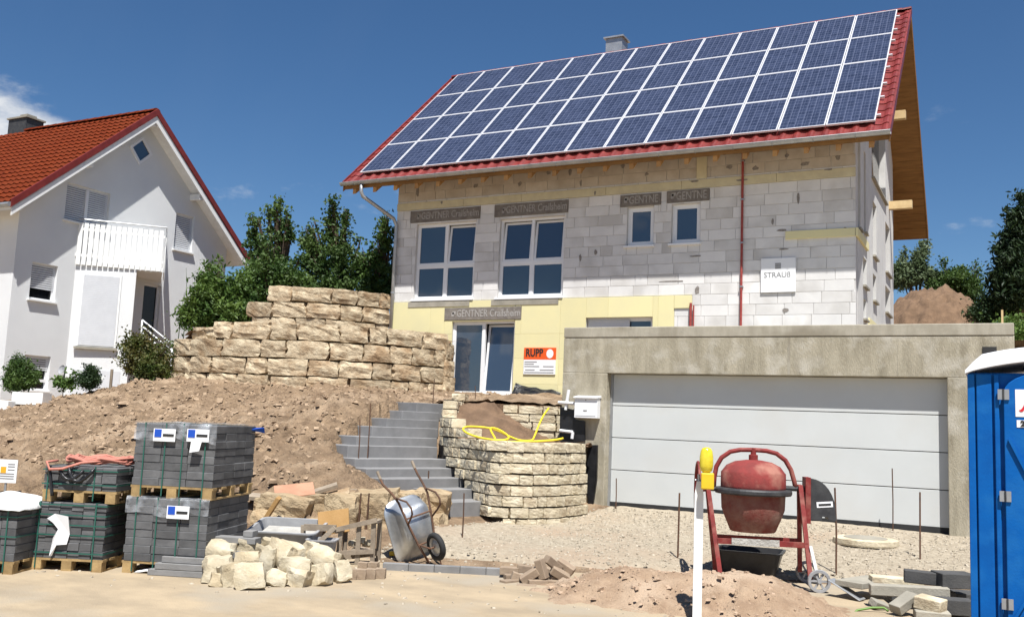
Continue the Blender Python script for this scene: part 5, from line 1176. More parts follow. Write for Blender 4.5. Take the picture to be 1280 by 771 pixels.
t = thing('mortar_tub', 'small round edged bucket of water half hidden behind the wooden frame', 'tub', (q[0], q[1], .03), R24); tub_mesh(.12, .11, .15, .14, .24).build('shell', 'grey_plastic', t)
# wooden frame (openwork crate)
q = (-6.513, 8.898, 0.020)
t = thing('wooden_crate', 'weathered openwork wooden crate leaning between rubble and wheelbarrow', 'wooden frame', (q[0], q[1], .0), R24)
def fb_(a, c, w=.05, h=.03, nm='batten'): b = MB(); b.bar(a, c, w, h, (0, 1, 0)); b.build(nm, 'wood_grey', t)
for x0, z0, x1, z1 in ((-.12, 0, -.10, .36), (.1, .0, .1, .43), (.27, 0, .26, .50), ): fb_((x0, 0, z0), (x1, 0, z1))
fb_((-.2, -.03, .36), (.3, -.03, .50)); fb_((-.12, -.02, .12), (.28, -.02, .16), .05, .03)
fb_((-.52, .02, .38), (-.16, .02, .385), .07); fb_((-.52, .05, .05), (-.54, .05, .4)); fb_((-.36, -.05, .2), (-.16, -.05, .40)); fb_((-.12, .34, 0), (-.12, .34, .36)); fb_((.27, .34, 0), (.27, .34, .48)); fb_((.27, .0, .47), (.27, .34, .46), .05); fb_((-.14, 0, .35), (-.14, .34, .34), .05); fb_((-.12, .0, .06), (.27, .3, .1))
b = MB(); b.box(.0, .24, .05, .3, .14, .17, Matrix.Rotation(.1, 4, 'Y')); b.build('board', 'wood_grey', t)
for i in range(5):
    p = to_w((q[0], q[1], 0), R24, (.02 + .05 * i, .1 + .03 * (i % 2), .22 + .02 * (i % 3))); o = link('stone_chip', rr.choice(RB), None, p, (0, 0, i), (.08, .07, .06)); tag(o, 'small pale stone chip lying inside the wooden frame', 'stone chip', 'stone chips in the wooden frame')

# ---------------------------------------------------------------- brown paver heap
PB_ = MB(); PB_.box(-.1, .1, -.05, .05, -.04, .04); PME = PB_.mesh('brick_paver', 'paver_brown')
rr = random.Random(12)
for p, rot in [((-4.592, 9.073, -0.016), (0, 0, 1.2)), ((-4.480, 8.964, -0.046), (0, 0, .5)), ((-4.372, 9.019, -0.033), (0, 0, .4)), ((-4.314, 9.157, 0.004), (0, 0, .7)), ((-4.240, 9.252, 0.000), (0, 0, .3)), ((-4.194, 9.386, 0.029), (0, 0, .9)), ((-4.534, 9.210, 0.030), (0, .3, .6)), ((-4.407, 9.156, 0.074), (.2, -.6, .4)), ((-4.296, 9.204, 0.145), (.3, 1.25, .3)), ((-4.235, 9.342, 0.192), (.1, .6, 1.0)), ((-4.138, 9.454, 0.158), (.2, .5, .2)), ((-4.150, 9.343, 0.096), (.3, .5, .6)), ((-4.729, 9.330, 0.070), (0, 0, .35)), ((-4.646, 9.268, 0.011), (0, 0, .8)), ((-4.377, 9.405, 0.024), (0, .1, .8)), ((-4.453, 9.372, -0.021), (0, 0, .2)), ((-4.315, 9.486, 0.078), (0, .2, .1)), ((-4.570, 9.409, 0.094), (0, .1, .4))]:
    o = link('brick_paver', PME, None, p, rot, (1, 1, 1), bevel=.006); tag(o, 'brown paving brick tossed on the small heap by the kerb end', 'paving brick', 'heap of brown paving bricks')
# ---------------------------------------------------------------- wheelbarrow, stood on its nose
r2 = Vector((.89, .456, 0)).normalized(); f2 = Vector((-.456, .89, 0)).normalized(); up = Vector((0, 0, 1))
Yl = (-.8 * r2 - .6 * f2).normalized(); Zl = (-.6 * r2 + .8 * f2).normalized(); Xl = -up
Rm = Matrix((Xl, Yl, Zl)).transposed().to_4x4(); Rm = Matrix.Rotation(-math.radians(19), 4, f2) @ Rm
q = (-5.954, 9.435, 0.471)
wb = thing('wheelbarrow', 'galvanised wheelbarrow stood on its nose against the boulders', 'wheelbarrow', q); wb.rotation_euler = Rm.to_euler(); wb.scale = (.79, .79, .79)
def ring(x0, x1, yh, z, r): 
    return [((x0 + x1) / 2 + a, c, z) for a, c in rrect((x1 - x0) / 2, yh, r, 6)]
rings = [ring(-.22, .2, .19, 0, .08), ring(-.27, .28, .24, .06, .12), ring(-.33, .42, .29, .18, .16), ring(-.38, .54, .33, .31, .2), ring(-.395, .555, .345, .312, .2), ring(-.395, .555, .345, .325, .2)]
n = len(rings[0]); V = [p for rg in rings for p in rg]; F = [tuple(range(n - 1, -1, -1))]
for k in range(len(rings) - 1):
    for i in range(n): F.append((k * n + i, k * n + (i + 1) % n, (k + 1) * n + (i + 1) % n, (k + 1) * n + i))
b = MB(); b.add(V, F); tub = b.build('tub', 'galv', wb, smooth=True); sm = tub.modifiers.new('thick', 'SOLIDIFY'); sm.thickness = .006
for s in (1, -1):
    b = MB(); b.tube([(-.80, .3 * s, .23), (-.66, .3 * s, .19), (-.5, .27 * s, .06), (-.35, .25 * s, -.02), (0, .2 * s, -.035), (.3, .14 * s, -.05), (.56, .09 * s, -.1)], .017, 8); b.build('handle_tube', 'rust', wb, smooth=True)
    b = MB(); b.tube([(-.86, .3 * s, .243), (-.74, .3 * s, .213)], .021, 8); b.build('grip', 'wood_grey', wb)
    b = MB(); b.tube([(-.02, .21 * s, -.04), (-.1, .23 * s, -.2), (-.16, .24 * s, -.29), (-.24, .245 * s, -.31), (-.34, .25 * s, -.24), (-.42, .26 * s, -.01)], .014, 8); b.build('leg', 'rust', wb, smooth=True)
b = MB(); b.tube([(-.1, .2, -.04), (-.1, -.2, -.04)], .012, 6); b.tube([(.3, .14, -.05), (.3, -.14, -.05)], .012, 6); b.tube([(.5, .09, -.1), (.66, .085, -.13), (.66, -.085, -.13), (.5, -.09, -.1)], .013, 6); b.build('cross_brace', 'rust', wb)
wh = thing_w = MB(); wh.lathe([(.13, -.03), (.155, -.042), (.185, -.036), (.2, -.015), (.2, .015), (.185, .036), (.155, .042), (.13, .03), (.13, -.03)], 28, Matrix.Translation((.38, 0, -.27)) @ Matrix.Rotation(math.pi / 2, 4, 'X'), cap=False); wo = wh.build('wheel', 'rubber', wb, smooth=True)
b = MB(); b.lathe([(.02, -.035), (.06, -.03), (.1, -.012), (.132, -.026), (.132, .026), (.1, .012), (.06, .03), (.02, .035)], 24, Matrix.Translation((.38, 0, -.27)) @ Matrix.Rotation(math.pi / 2, 4, 'X')); b.build('rim', 'galv', wo)
b = MB(); b.tube([(.38, .1, -.27), (.38, -.1, -.27)], .014, 8); b.tube([(.3, .13, -.05), (.38, .1, -.27)], .012, 6); b.tube([(.3, -.13, -.05), (.38, -.1, -.27)], .012, 6); b.build('axle', 'rust', wo)
b = MB(); q = (-6.314, 9.510, 0.057); b.box(-.06, .06, -.03, .03, 0, .05); o = b.build('yellow_scrap', 'lamp_yellow', bevel=.01); o.location = q; o.rotation_euler = (0, 0, .6); tag(o, 'bright yellow plastic scrap at the foot of the wheelbarrow', 'scrap')

# ---------------------------------------------------------------- rebar stakes
for i, (x, y, z, h, lab, grp, tk) in enumerate([
    (*(-8.646, 11.912, 1.034, 0.562), 'rusty rebar stake at the left edge of the steps', 'rebar at the steps', 0), (*(-8.670, 12.179, 1.151, 0.694), 'rusty rebar stake at the left edge of the steps', 'rebar at the steps', 0),
    (*(-9.488, 15.294, 1.823, 0.579), 'rusty rebar stake before the terrace door', 'rebar on the terrace', 0), (*(-10.263, 18.264, 2.053, 0.364), 'rusty rebar stake before the terrace door', 'rebar on the terrace', 0),
    (*(-6.103, 10.694, 0.157, 0.571), 'lone rusty rebar stake in the gravel right of the wheelbarrow', None, 0), (*(-6.913, 12.819, 0.302, 0.737), 'rusty rebar stake in front of the curved stone wall', 'rebar at the curved wall', 0), (*(-5.945, 13.196, 0.214, 0.672), 'rusty rebar stake in front of the curved stone wall', 'rebar at the curved wall', 0),
    (*(-5.481, 14.395, 0.330, 0.513), 'short steel stake at the left end of the garage door', None, 0), (*(-3.481, 11.221, 0.088, 0.799), 'rusty rebar stake left of the cement mixer', None, 1), (*(-1.758, 11.621, 0.041, 1.003), 'rusty rebar stake between mixer wheels and manhole cover', None, 1), (*(-1.438, 14.469, 0.330, 0.893), 'tall rusty rebar stake right in front of the garage door', None, 0), (*(-0.969, 12.805, 0.173, 0.827), 'rusty rebar stake behind the dark kerb blocks', None, 1)]):
    b = MB(); r_ = .011 if tk else .0085; b.tube([(0, 0, -.15), (.004, .0, h * .5), (-.003 + .01 * (i % 3 - 1), 0, h)], r_, 6); o = b.build('rebar_stake', 'rust'); o.location = (x, y, z); tag(o, lab, 'stake', grp)
for p in ((-7.268, 10.088, 0.676), (-7.178, 10.135, 0.680)):
    b = MB(); b.tube([(p[0], p[1], .1), (p[0] + .02, p[1], p[2])], .01, 6); tag(b.build('rebar_stake', 'rust'), 'rebar stake standing behind the wooden frame', 'stake', 'rebar behind the wooden frame')
p = (-7.671, 12.348, 0.880); b = MB(); b.tube([(p[0], p[1], .5), (p[0], p[1], p[2])], .01, 6); tag(b.build('rebar_stake', 'rust'), 'short rebar stake on the steps above the wheelbarrow', 'stake')
# ---------------------------------------------------------------- sand heap
sc1, sc2, sc3 = (-3.448, 9.289, 0.245), (-2.204, 9.481, 0.231), (-2.713, 9.210, 0.284)
def sandh(X, Y):
    z = -.06 + 0 * X
    for (c, hgt, sx, sy) in ((sc1, .26, .6, .55), (sc2, .23, .6, .45), (sc3, .12, .5, .45), ((sc1[0] + .1, sc1[1] - .5), .1, .8, .5), ((sc2[0] + .25, sc2[1] - .4), .2, .75, .5)):
        dx, dy = X - c[0], Y - c[1]; u_ = dx * .91 + dy * .41; v_ = -dx * .41 + dy * .91
        z = z + hgt * np.exp(-(u_ / sx) ** 2 - (v_ / sy) ** 2)
    return z
sx_ = lines([(sc1[0] - 2.2, sc2[0] + 1.6, .05)]); sy_ = lines([(sc1[1] - 2.0, sc2[1] + 1.6, .05)])
sd, SV = sheet('sand_heap', sx_, sy_, sandh, 'sand', lambda x, y: .0501, True); tag(sd, 'heap of reddish sand in front of the cement mixer', 'sand heap')
rng = np.random.default_rng(12); n = 1500; px = rng.uniform(sc1[0] - 1.2, sc2[0] + 1, n); py = rng.uniform(sc1[1] - 1, sc2[1] + .8, n); hz = grid_z(sx_, sy_, SV, px, py); kp_ = hz > .04
tag(scatter_rocks('sand_lumps', np.stack([px[kp_], py[kp_], hz[kp_] + .002], 1), 'sand_lump', (.005 + .028 * rng.random(kp_.sum()) ** 3), 13), 'small lumps of sand and pebbles on the sand heap', 'lumps', kind='stuff')
b = MB(); b.tube([(-1.350, 9.734, -0.050), (-1.290, 9.814, 0.011), (-1.169, 9.873, 0.039), (-1.068, 9.924, 0.043), (-1.030, 9.890, 0.024)], .011, 6); tag(b.build('green_hose', 'hose_green', smooth=True), 'short green hose curling at the foot of the sand heap', 'hose')
# ---------------------------------------------------------------- cement mixer
q = (-2.505, 10.777, -0.015)
MXR = math.radians(21)
mx_ = thing('cement_mixer', 'red drum cement mixer with its mouth tipped down, behind the sand heap', 'cement mixer', (q[0], q[1], .0), MXR)
def dome(prof, nm, m, M=None, n=32): b = MB(); b.lathe(prof, n, M or Matrix.Identity(4)); return b.build(nm, m, mx_, smooth=False)
b = MB(); b.lathe([(.348, .99), (.35, 1.05), (.348, 1.19), (.335, 1.205), (.29, 1.265), (.2, 1.31), (.08, 1.33), (.02, 1.332)], 36); d1 = b.build('drum', 'mixer_drum', mx_, smooth=True)
b = MB(); b.lathe([(.225, .565), (.235, .56), (.245, .57), (.30, .70), (.338, .80), (.345, .95), (.345, .985), (.33, .985), (.325, .81), (.29, .72), (.225, .58)], 36, cap=False); b.build('drum_cone', 'mixer_lower', d1, smooth=True)
b = MB(); b.lathe([(.35, .955), (.405, .96), (.415, .975), (.415, 1.005), (.405, 1.02), (.35, 1.025)], 40, cap=False); b.build('gear_ring', 'iron_black', mx_)
b = MB(); b.lathe([(.05, 1.325), (.05, 1.385), (.03, 1.39), (.03, 1.46)], 14); b.build('drum_bearing', 'mixer_red', mx_)
arch = [(-.425, 0, 1.0), (-.42, 0, 1.12), (-.40, 0, 1.24), (-.345, 0, 1.34), (-.25, 0, 1.41), (-.14, 0, 1.435), (0, 0, 1.44), (.14, 0, 1.435), (.25, 0, 1.41), (.345, 0, 1.34), (.405, 0, 1.24), (.44, 0, 1.12), (.46, 0, 1.03)]
b = MB(); b.tube(arch, .026, 10); b.build('yoke', 'mixer_red', mx_, smooth=True)
b = MB(); b.tube([(-.52, 0, 1.0), (-.34, 0, 1.0)], .03, 10); b.tube([(.34, 0, 1.04), (.56, 0, 1.04)], .03, 10); b.build('trunnion', 'iron_black', mx_)
for s, x0, x1 in ((-1, -.5, -.36), (1, .5, .56)):
    for yb in (-.3, .3):
        b = MB(); b.bar((x0, yb * .12, 1.08), (x1, yb, .04 if s < 0 else .12), .046, .04, (0, 1, 0)); b.build('leg', 'mixer_red', mx_)
b = MB(); b.bar((-.4, -.2, .46), (.55, -.2, .46), .05, .055); b.build('cross_bar', 'mixer_red', mx_)
b = MB(); b.bar((-.4, .2, .46), (.55, .2, .46), .05, .055); b.build('cross_bar', 'mixer_red', mx_)
b = MB(); b.box(-.25, .25, -.235, -.226, .43, .5); b.build('mortar_crust', 'mortar', mx_)
for yb in (-.34, .34):
    b = MB(); M = Matrix.Translation((.64, yb, .115)) @ Matrix.Rotation(math.pi / 2, 4, 'X') @ Matrix.Rotation(0, 4, 'Y'); b.lathe([(.088, -.025), (.115, -.025), (.12, 0), (.115, .025), (.088, .025), (.088, -.025)], 24, M, cap=False); w_ = b.build('wheel', 'grey_plastic', mx_)
    b = MB(); b.lathe([(.022, -.03), (.022, .03)], 10, M)
    for k in range(6): a = k * math.pi / 3; b.bar(M @ Vector((.015 * math.cos(a), .015 * math.sin(a), 0)), M @ Vector((.092 * math.cos(a), .092 * math.sin(a), 0)), .02, .02)
    b.build('spokes', 'grey_plastic', w_)
b = MB(); b.bar((.57, -.24, .46), (.64, -.3, .12), .03, .025, (0, 1, 0)); b.build('axle_strut', 'steel_white', mx_)
b = MB(); b.tube([(.64, -.36, .115), (.64, .36, .115)], .014, 8); b.build('axle', 'iron_black', mx_)
# motor housing plate and quarter-round guard
b = MB(); b.box(.545, .60, -.1, .1, .68, 1.17); b.build('motor_plate', 'mixer_red', mx_)
pts = [(.602, .73), (.602, 1.16)] + [(.602 + .26 * math.sin(a), .80 + .36 * math.cos(a)) for a in [math.pi / 2 * i / 8 for i in range(1, 9)]] + [(.87, .72), (.79, .73), (.78, .76), (.72, .76), (.715, .72)]
b = MB(); b.prism(pts, -.1, .1); g_ = b.build('motor_guard', 'iron_black', mx_)
b = MB(); b.box(.66, .83, -.104, -.101, .86, .92, Matrix.Translation((.74, 0, .89)) @ Matrix.Rotation(-.1, 4, 'Y') @ Matrix.Translation((-.74, 0, -.89))); lb = b.build('label_plate', 'sign_white', g_)
b = MB(); b.box(.68, .81, -.108, -.105, .88, .9, Matrix.Translation((.74, 0, .89)) @ Matrix.Rotation(-.1, 4, 'Y') @ Matrix.Translation((-.74, 0, -.89))); b.build('label_print', 'ink_black', g_)
# tilting hand wheel seen edge on
b = MB(); b.tube([(-.6, .3 * math.cos(a), .95 + .33 * math.sin(a)) for a in [2 * math.pi * i / 28 for i in range(28)]], .016, 8, closed=True); hwl = b.build('hand_wheel', 'mixer_red', mx_, smooth=True)
b = MB(); b.tube([(-.6, -.3, .95), (-.6, .3, .95)], .011, 6); b.tube([(-.6, 0, .64), (-.6, 0, 1.27)], .011, 6); b.tube([(-.62, 0, .97), (-.5, 0, .99)], .024, 8); b.build('spokes', 'mixer_red', hwl)
# black mortar tub below the drum
q = (-2.635, 11.218, -0.005)
t = thing('black_tub', 'black rectangular mortar tub standing under the cement mixer drum', 'tub', (q[0], q[1], .0), MXR - .25)
tub_mesh(.27, .2, .36, .27, .3).build('shell', 'black_plastic', t)
# ---------------------------------------------------------------- warning post and lamp
q = (-2.413, 8.362, 0.573); pz = (-2.402, 8.286, 1.172)[2]
t = thing('barrier_post', 'slim white timber barrier post rising out of the sand heap', 'post', (q[0], q[1], -.05), math.radians(18))
b = MB(); b.box(-.038, .038, -.03, .03, 0, pz - .05); b.add([(-.038, -.03, pz - .05), (.038, -.03, pz - .05), (.038, .03, pz - .05), (-.038, .03, pz - .05), (-.02, -.02, pz + .06), (.02, -.02, pz + .06), (.02, .02, pz + .06), (-.02, .02, pz + .06)], [(0, 1, 5, 4), (1, 2, 6, 5), (2, 3, 7, 6), (3, 0, 4, 7), (4, 5, 6, 7)])
b.build('timber', 'white_paint', t)
b = MB(); b.tube([(-.0, 0, pz + .02), (-.005, 0, pz + .12)], .012, 8); b.tube([(-.035, 0, pz + .07), (.03, 0, pz + .07)], .008, 6); b.build('clamp', 'zinc', t)
q2 = (-2.314, 8.272, 1.192)
t = thing('warning_lamp', 'yellow roadwork warning lamp clamped to the top of the white post', 'lamp', (q2[0], q2[1], q2[2] - .07), math.radians(16))
b = MB(); b.box(-.055, .055, -.045, .045, 0, .14); b.build('battery_box', 'lamp_yellow', t, bevel=.01)
b = MB(); b.lathe([(.03, .142), (.05, .16), (.058, .2), (.058, .27), (.05, .325), (.036, .35), (.012, .358)], 20, Matrix.Diagonal((1, .7, 1, 1)) @ Matrix.Translation((-.012, 0, 0))); b.build('lens', 'lamp_lens', t, smooth=True)
# ---------------------------------------------------------------- manhole ring, block pile on the right
q = (-1.665, 13.430, 0.160)
t = thing('manhole_cover', 'round pale concrete manhole cover lying in the gravel', 'manhole cover', (q[0], q[1], H(q[0], q[1]) + .02), 0)
b = MB(); b.lathe([(.40, 0), (.405, .02), (.40, .075), (.37, .085), (.0, .086)], 40); b.build('ring', 'limestone_pale', t)
b = MB(); b.lathe([(.27, .088), (.26, .094), (.0, .095)], 36); b.build('lid', 'concrete_grey', t)
q = (-0.588, 14.492, 0.392)
def cblock(nm, p, L, w, h, rot, m, lab, cat='block', grp=None):
    b = MB(); b.box(-L / 2, L / 2, -w / 2, w / 2, -h / 2, h / 2); o = b.build(nm, m, bevel=.008); o.location = p; o.rotation_euler = rot; return tag(o, lab, cat, grp)
cblock('concrete_block', (-0.583, 14.845, 0.321), .34, .2, .17, (0, 0, .1), 'concrete_grey', 'grey concrete block by the right end of the garage door')
gp_ = 'blocks beside the blue toilet cabin'
cblock('concrete_slab', (-1.347, 10.730, 0.150), .62, .3, .06, (.0, .0, 1.2), 'concrete_grey', 'broad concrete slab lying flat behind the rebar stake', 'slab')
cblock('concrete_kerb', (-0.881, 10.287, 0.171), .72, .13, .1, (.02, -.02, .28), 'concrete_grey', 'long pale kerb lying across the block pile', 'kerb')
cblock('concrete_kerb', (-1.043, 10.769, 0.186), .5, .2, .08, (0, .02, .3), 'limestone_pale', 'pale stone slab under the dark kerb blocks', 'slab')
cblock('dark_kerb_block', (-0.778, 10.553, 0.279), .34, .14, .12, (0, .03, .15), 'concrete_dark', 'dark kerb block resting on the long pale kerb', 'kerb')
cblock('dark_kerb_block', (-0.499, 10.583, 0.282), .34, .26, .14, (0, 0, .5), 'concrete_dark', 'square dark kerb block next to the blue toilet cabin', 'kerb')
cblock('concrete_block', (-0.890, 9.894, 0.112), .26, .13, .09, (.1, -.45, .9), 'concrete_grey', 'tilted grey block at the front of the pile', 'block')
cblock('concrete_block', (-0.664, 9.895, 0.132), .24, .18, .11, (.05, .1, -.3), 'limestone_pale', 'beige stone block with its broken end facing the street', 'block')
cblock('concrete_block', (-0.650, 9.861, 0.017), .3, .2, .12, (0, 0, .2), 'concrete_grey', 'grey block under the beige stone block', 'block')
cblock('dark_kerb_block', (-0.496, 10.157, 0.093), .34, .2, .14, (0, 0, .25), 'concrete_dark', 'shaded dark block wedged low beside the toilet cabin', 'kerb')
cblock('dark_kerb_block', (-0.811, 10.674, 0.098), .6, .3, .12, (0, 0, .3), 'concrete_dark', 'dark slab at the bottom of the block pile', 'slab')
cblock('concrete_block', (-0.422, 10.884, 0.037), .4, .3, .2, (0, 0, .3), 'concrete_dark', 'dark block half hidden behind the toilet cabin', 'block')
cblock('concrete_block', (-1.120, 10.068, 0.039), .18, .12, .07, (.3, .3, .8), 'concrete_grey', 'small grey block beside the green hose', 'block')
cblock('metal_sheet', (-1.486, 10.495, 0.092), .38, .12, .012, (.1, .42, -.35), 'zinc', 'bent grey sheet metal strip on the flank of the sand heap', 'metal strip')
# ---------------------------------------------------------------- portable toilet
tq = (-0.245, 7.393, 1.354)
TX, TY = tq[0], tq[1]
t = thing('portable_toilet', 'blue plastic portable toilet cabin with a white domed roof', 'portable toilet', (TX, TY, 0), 0)
Wd, Dp = 1.12, 1.12; zt = (-0.231, 7.299, 2.095)[2]
b = MB(); b.box(0, Wd, .03, Dp, .06, zt); body = b.build('body', 'blue_plastic', t, bevel=.02)
for x0, x1 in ((0, .045), (.055, .15), (.165, .195), (Wd - .2, Wd)):
    b = MB(); b.box(x0, x1, 0, .03, .16, zt - .012); b.build('corner_rib', 'blue_plastic', body, bevel=.006)
# arched door leaf
xd0, xd1 = .222, Wd - .222; arc = [(xd0, .2), (xd1, .2), (xd1, zt - .14)] + [((xd0 + xd1) / 2 + (xd1 - xd0) / 2 * math.cos(a), zt - .14 + .16 * math.sin(a)) for a in [math.pi * i / 14 for i in range(1, 14)]] + [(xd0, zt - .14)]
b = MB(); b.prism(arc, -.012, .03); dl = b.build('door', 'blue_plastic', t, bevel=.006)
b = MB(); b.bar((xd0 + .03, -.016, zt - .45), (xd0 + .30, -.016, 1.05), .018, .03, (0, 1, 0)); b.bar((xd0 + .30, -.016, .95), (xd0 + .03, -.016, .45), .018, .03, (0, 1, 0)); b.build('door_ridge', 'blue_plastic', dl)
for zz in ((-0.034, 7.387, 1.945)[2], (-0.044, 7.475, 1.262)[2], (-0.053, 7.567, 0.557)[2]):
    b = MB(); b.box(xd0 - .035, xd0 + .035, -.024, -.013, zz - .035, zz + .035); hg = b.build('hinge', 'zinc', t); b = MB(); b.tube([(xd0, -.026, zz - .036), (xd0, -.026, zz + .036)], .007, 6); b.build('hinge_pin', 'iron_black', hg)
sx0 = (0.048, 7.434, 1.910)[0] - TX; sz0, sz1 = (0.046, 7.449, 1.797)[2], (0.049, 7.426, 1.981)[2]; sz2, sz3 = (0.044, 7.458, 1.726)[2], (0.045, 7.452, 1.775)[2]
b = MB(); b.box(sx0, sx0 + .26, -.015, -.0125, sz0, sz1); st_ = b.build('sticker', 'sign_white', dl)
b = MB(); pts = [(sx0 + .02 + .05 * i / 6, sz0 + .045 + .1 * (i / 6) ** 2.2) for i in range(7)]; pts = [(x, z) for x, z in pts] + [(x + .012, z - .012) for x, z in pts[::-1]]; b.prism(pts, -.018, -.0155); b.build('red_swoosh', 'ink_red', dl)
b = MB(); b.box(sx0 + .006, sx0 + .2, -.015, -.0125, sz2, sz3); b.build('sticker', 'sign_white', dl)
me = text_mesh('24', .05, 'ink_black', bold=.003); link('sticker_print', me, dl, (sx0 + .055, -.017, (sz2 + sz3) / 2), (math.pi / 2, 0, 0))
b = MB(); b.box(-.02, Wd + .02, -.04, Dp + .02, .0, .055); b.build('base_skid', 'blue_plastic', t)
# white roof: lipped and arched along the front
V = []; F = []; nx = 24; lay = [(-.05, 0), (-.05, .06), (.06, .085), (Dp * .5, .15), (Dp - .06, .085), (Dp + .04, .06), (Dp + .04, 0)]
for i in range(nx + 1):
    u_ = i / nx; x = -.012 + (Wd + .024) * u_; ar = .095 * math.sin(math.pi * u_) ** .8; edge = min(1, min(u_, 1 - u_) / .06)
    for y, z in lay: V.append((x, y, zt - .01 + ar + z * (.35 + .65 * edge)))
k = len(lay)
for i in range(nx):
    for j in range(k - 1): F.append((i * k + j, i * k + j + 1, (i + 1) * k + j + 1, (i + 1) * k + j))
    F.append((i * k + k - 1, i * k, (i + 1) * k, (i + 1) * k + k - 1))
F += [tuple(range(k)), tuple(nx * k + j for j in range(k - 1, -1, -1))]
b = MB(); b.add(V, F); b.build('roof', 'roof_plastic', t)
# ---------------------------------------------------------------- things on the garage pier and planter
ma, mz = (-6.256, 14.500, 2.113), (-5.859, 14.500, 1.762)
t = thing('letter_box', 'white letter box fixed to the left pier of the garage', 'letter box', (ma[0], 14.43, mz[2]), 0); w_ = mz[0] - ma[0]; h_ = ma[2] - mz[2]
b = MB(); b.box(.0, w_, 0, .145, 0, h_ - .03); b.build('box', 'sign_white', t, bevel=.008)
b = MB(); b.add([(-.012, -.03, h_ - .03), (w_ + .012, -.03, h_ - .03), (w_ + .012, .147, h_ - .02), (-.012, .147, h_ - .02), (-.012, -.03, h_ - .012), (w_ + .012, -.03, h_ - .012), (w_ + .012, .147, h_ + .015), (-.012, .147, h_ + .015)], [(3, 2, 1, 0), (4, 5, 6, 7), (0, 1, 5, 4), (1, 2, 6, 5), (2, 3, 7, 6), (3, 0, 4, 7)]); b.build('lid', 'sign_white', t)
b = MB(); b.box(w_ * .4, w_ * .56, -.004, -.001, h_ * .32, h_ * .37); b.box(w_ * .06, w_ * .94, -.004, -.001, h_ * .1, h_ * .112); b.tube([(w_ * .5, -.006, h_ - .06), (w_ * .5, -.001, h_ - .06)], .01, 8); b.build('lock', 'ink_grey', t)
# black dimpled membrane on the pier
def film(name, lab, poly, y, m='black_film', seed=0):
    n = len(poly); b = MB(); V = [(x, y - .012 - .02 * abs(noise.noise((x * 8, z * 8, seed))), z) for x, z in poly]
    b.add(V + [(x, GY - .001, z) for x, z in poly], [tuple(range(n)), tuple(range(2 * n - 1, n - 1, -1))] + [(i, n + i, n + (i + 1) % n, (i + 1) % n) for i in range(n)]); return tag(b.build(name, m), lab, 'membrane')
def yz(*ps): return [(p[0], p[2]) for p in ps]
film('black_membrane', 'black dimpled membrane on the garage pier above the planter', yz((-6.565, 14.550, 1.937), (-6.319, 14.550, 1.892), (-6.299, 14.550, 1.736), (-6.115, 14.550, 1.716), (-6.104, 14.550, 1.394), (-6.541, 14.550, 1.310)), 14.56)
film('black_membrane', 'black membrane strip between curved stone wall and garage pier', yz((-6.046, 14.550, 1.333), (-5.879, 14.550, 1.341), (-5.875, 14.550, 0.782), (-5.929, 14.550, 0.349), (-5.999, 14.550, 0.357), (-6.054, 14.550, 0.771)), 14.55)
for p0, p1, lab in (((-6.395, 14.500, 2.214), (-6.440, 14.500, 1.886), 'upright white cable tube sticking up beside the letter box'), ((-6.565, 14.480, 2.000), (-6.279, 14.480, 1.994), 'crossing white cable tube beside the letter box'), ((-6.528, 14.500, 1.545), (-6.299, 14.500, 1.528), 'bent white cable tube on the planter edge'), ((-6.294, 14.490, 1.528), (-6.305, 14.490, 1.424), 'short white cable tube end hanging over the planter')):
    b = MB(); b.tube([p0, p1], .026, 8); tag(b.build('cable_tube', 'sign_white'), lab, 'tube')
# black sheeting by the terrace door and grey scrap
p0, p1 = (-10.853, 21.200, 2.370), (-9.615, 21.200, 2.281)
n = 20; V = []; F = []
for i in range(n + 1):
    u_ = i / n; x = p0[0] + (p1[0] - p0[0]) * u_; hgt = .34 * (1 - .55 * u_) + .05 * noise.noise((x * 3, 0, 0))
    for j in range(7): v_ = j / 6; V.append((x, 21.33 - .22 * (1 - v_) + .05 * noise.noise((x * 4, v_ * 4, 2)), 2.28 + hgt * v_ + .03 * noise.noise((x * 5, v_ * 3, 7))))
for i in range(n):
    for j in range(6): F.append((i * 7 + j, (i + 1) * 7 + j, (i + 1) * 7 + j + 1, i * 7 + j + 1))
me = bpy.data.meshes.new('black_sheeting'); me.from_pydata(V, [], F); me.materials.append(MAT['black_film']); o = link('black_sheeting', me); s_ = o.modifiers.new('thick', 'SOLIDIFY'); s_.thickness = .01; tag(o, 'crumpled black sheeting along the foot of the yellow wall', 'sheeting')
# yellow hose on the planter
cy = [(-6.745, 14.502, 1.904), (-6.689, 14.206, 1.792), (-6.588, 13.826, 1.633), (-6.527, 13.543, 1.445), (-6.440, 13.256, 1.386), (-6.501, 12.998, 1.382), (-6.695, 13.004, 1.434), (-6.891, 13.005, 1.510), (-7.063, 12.911, 1.550), (-7.251, 12.700, 1.551), (-7.255, 12.591, 1.502), (-7.061, 12.474, 1.437), (-6.776, 12.401, 1.390), (-6.525, 12.476, 1.379), (-6.511, 12.646, 1.427), (-6.775, 12.837, 1.524), (-6.940, 12.862, 1.542), (-6.699, 12.550, 1.418), (-6.600, 12.495, 1.364), (-6.321, 12.640, 1.365), (-5.991, 13.032, 1.405), (-5.883, 13.252, 1.446)]
cs = []
for i in range(len(cy) - 1):
    p = [Vector(cy[max(i - 1, 0)]), Vector(cy[i]), Vector(cy[i + 1]), Vector(cy[min(i + 2, len(cy) - 1)])]
    for t_ in (0, .25, .5, .75): cs.append(.5 * (2 * p[1] + (p[2] - p[0]) * t_ + (2 * p[0] - 5 * p[1] + 4 * p[2] - p[3]) * t_ ** 2 + (3 * p[1] - p[0] - 3 * p[2] + p[3]) * t_ ** 3))
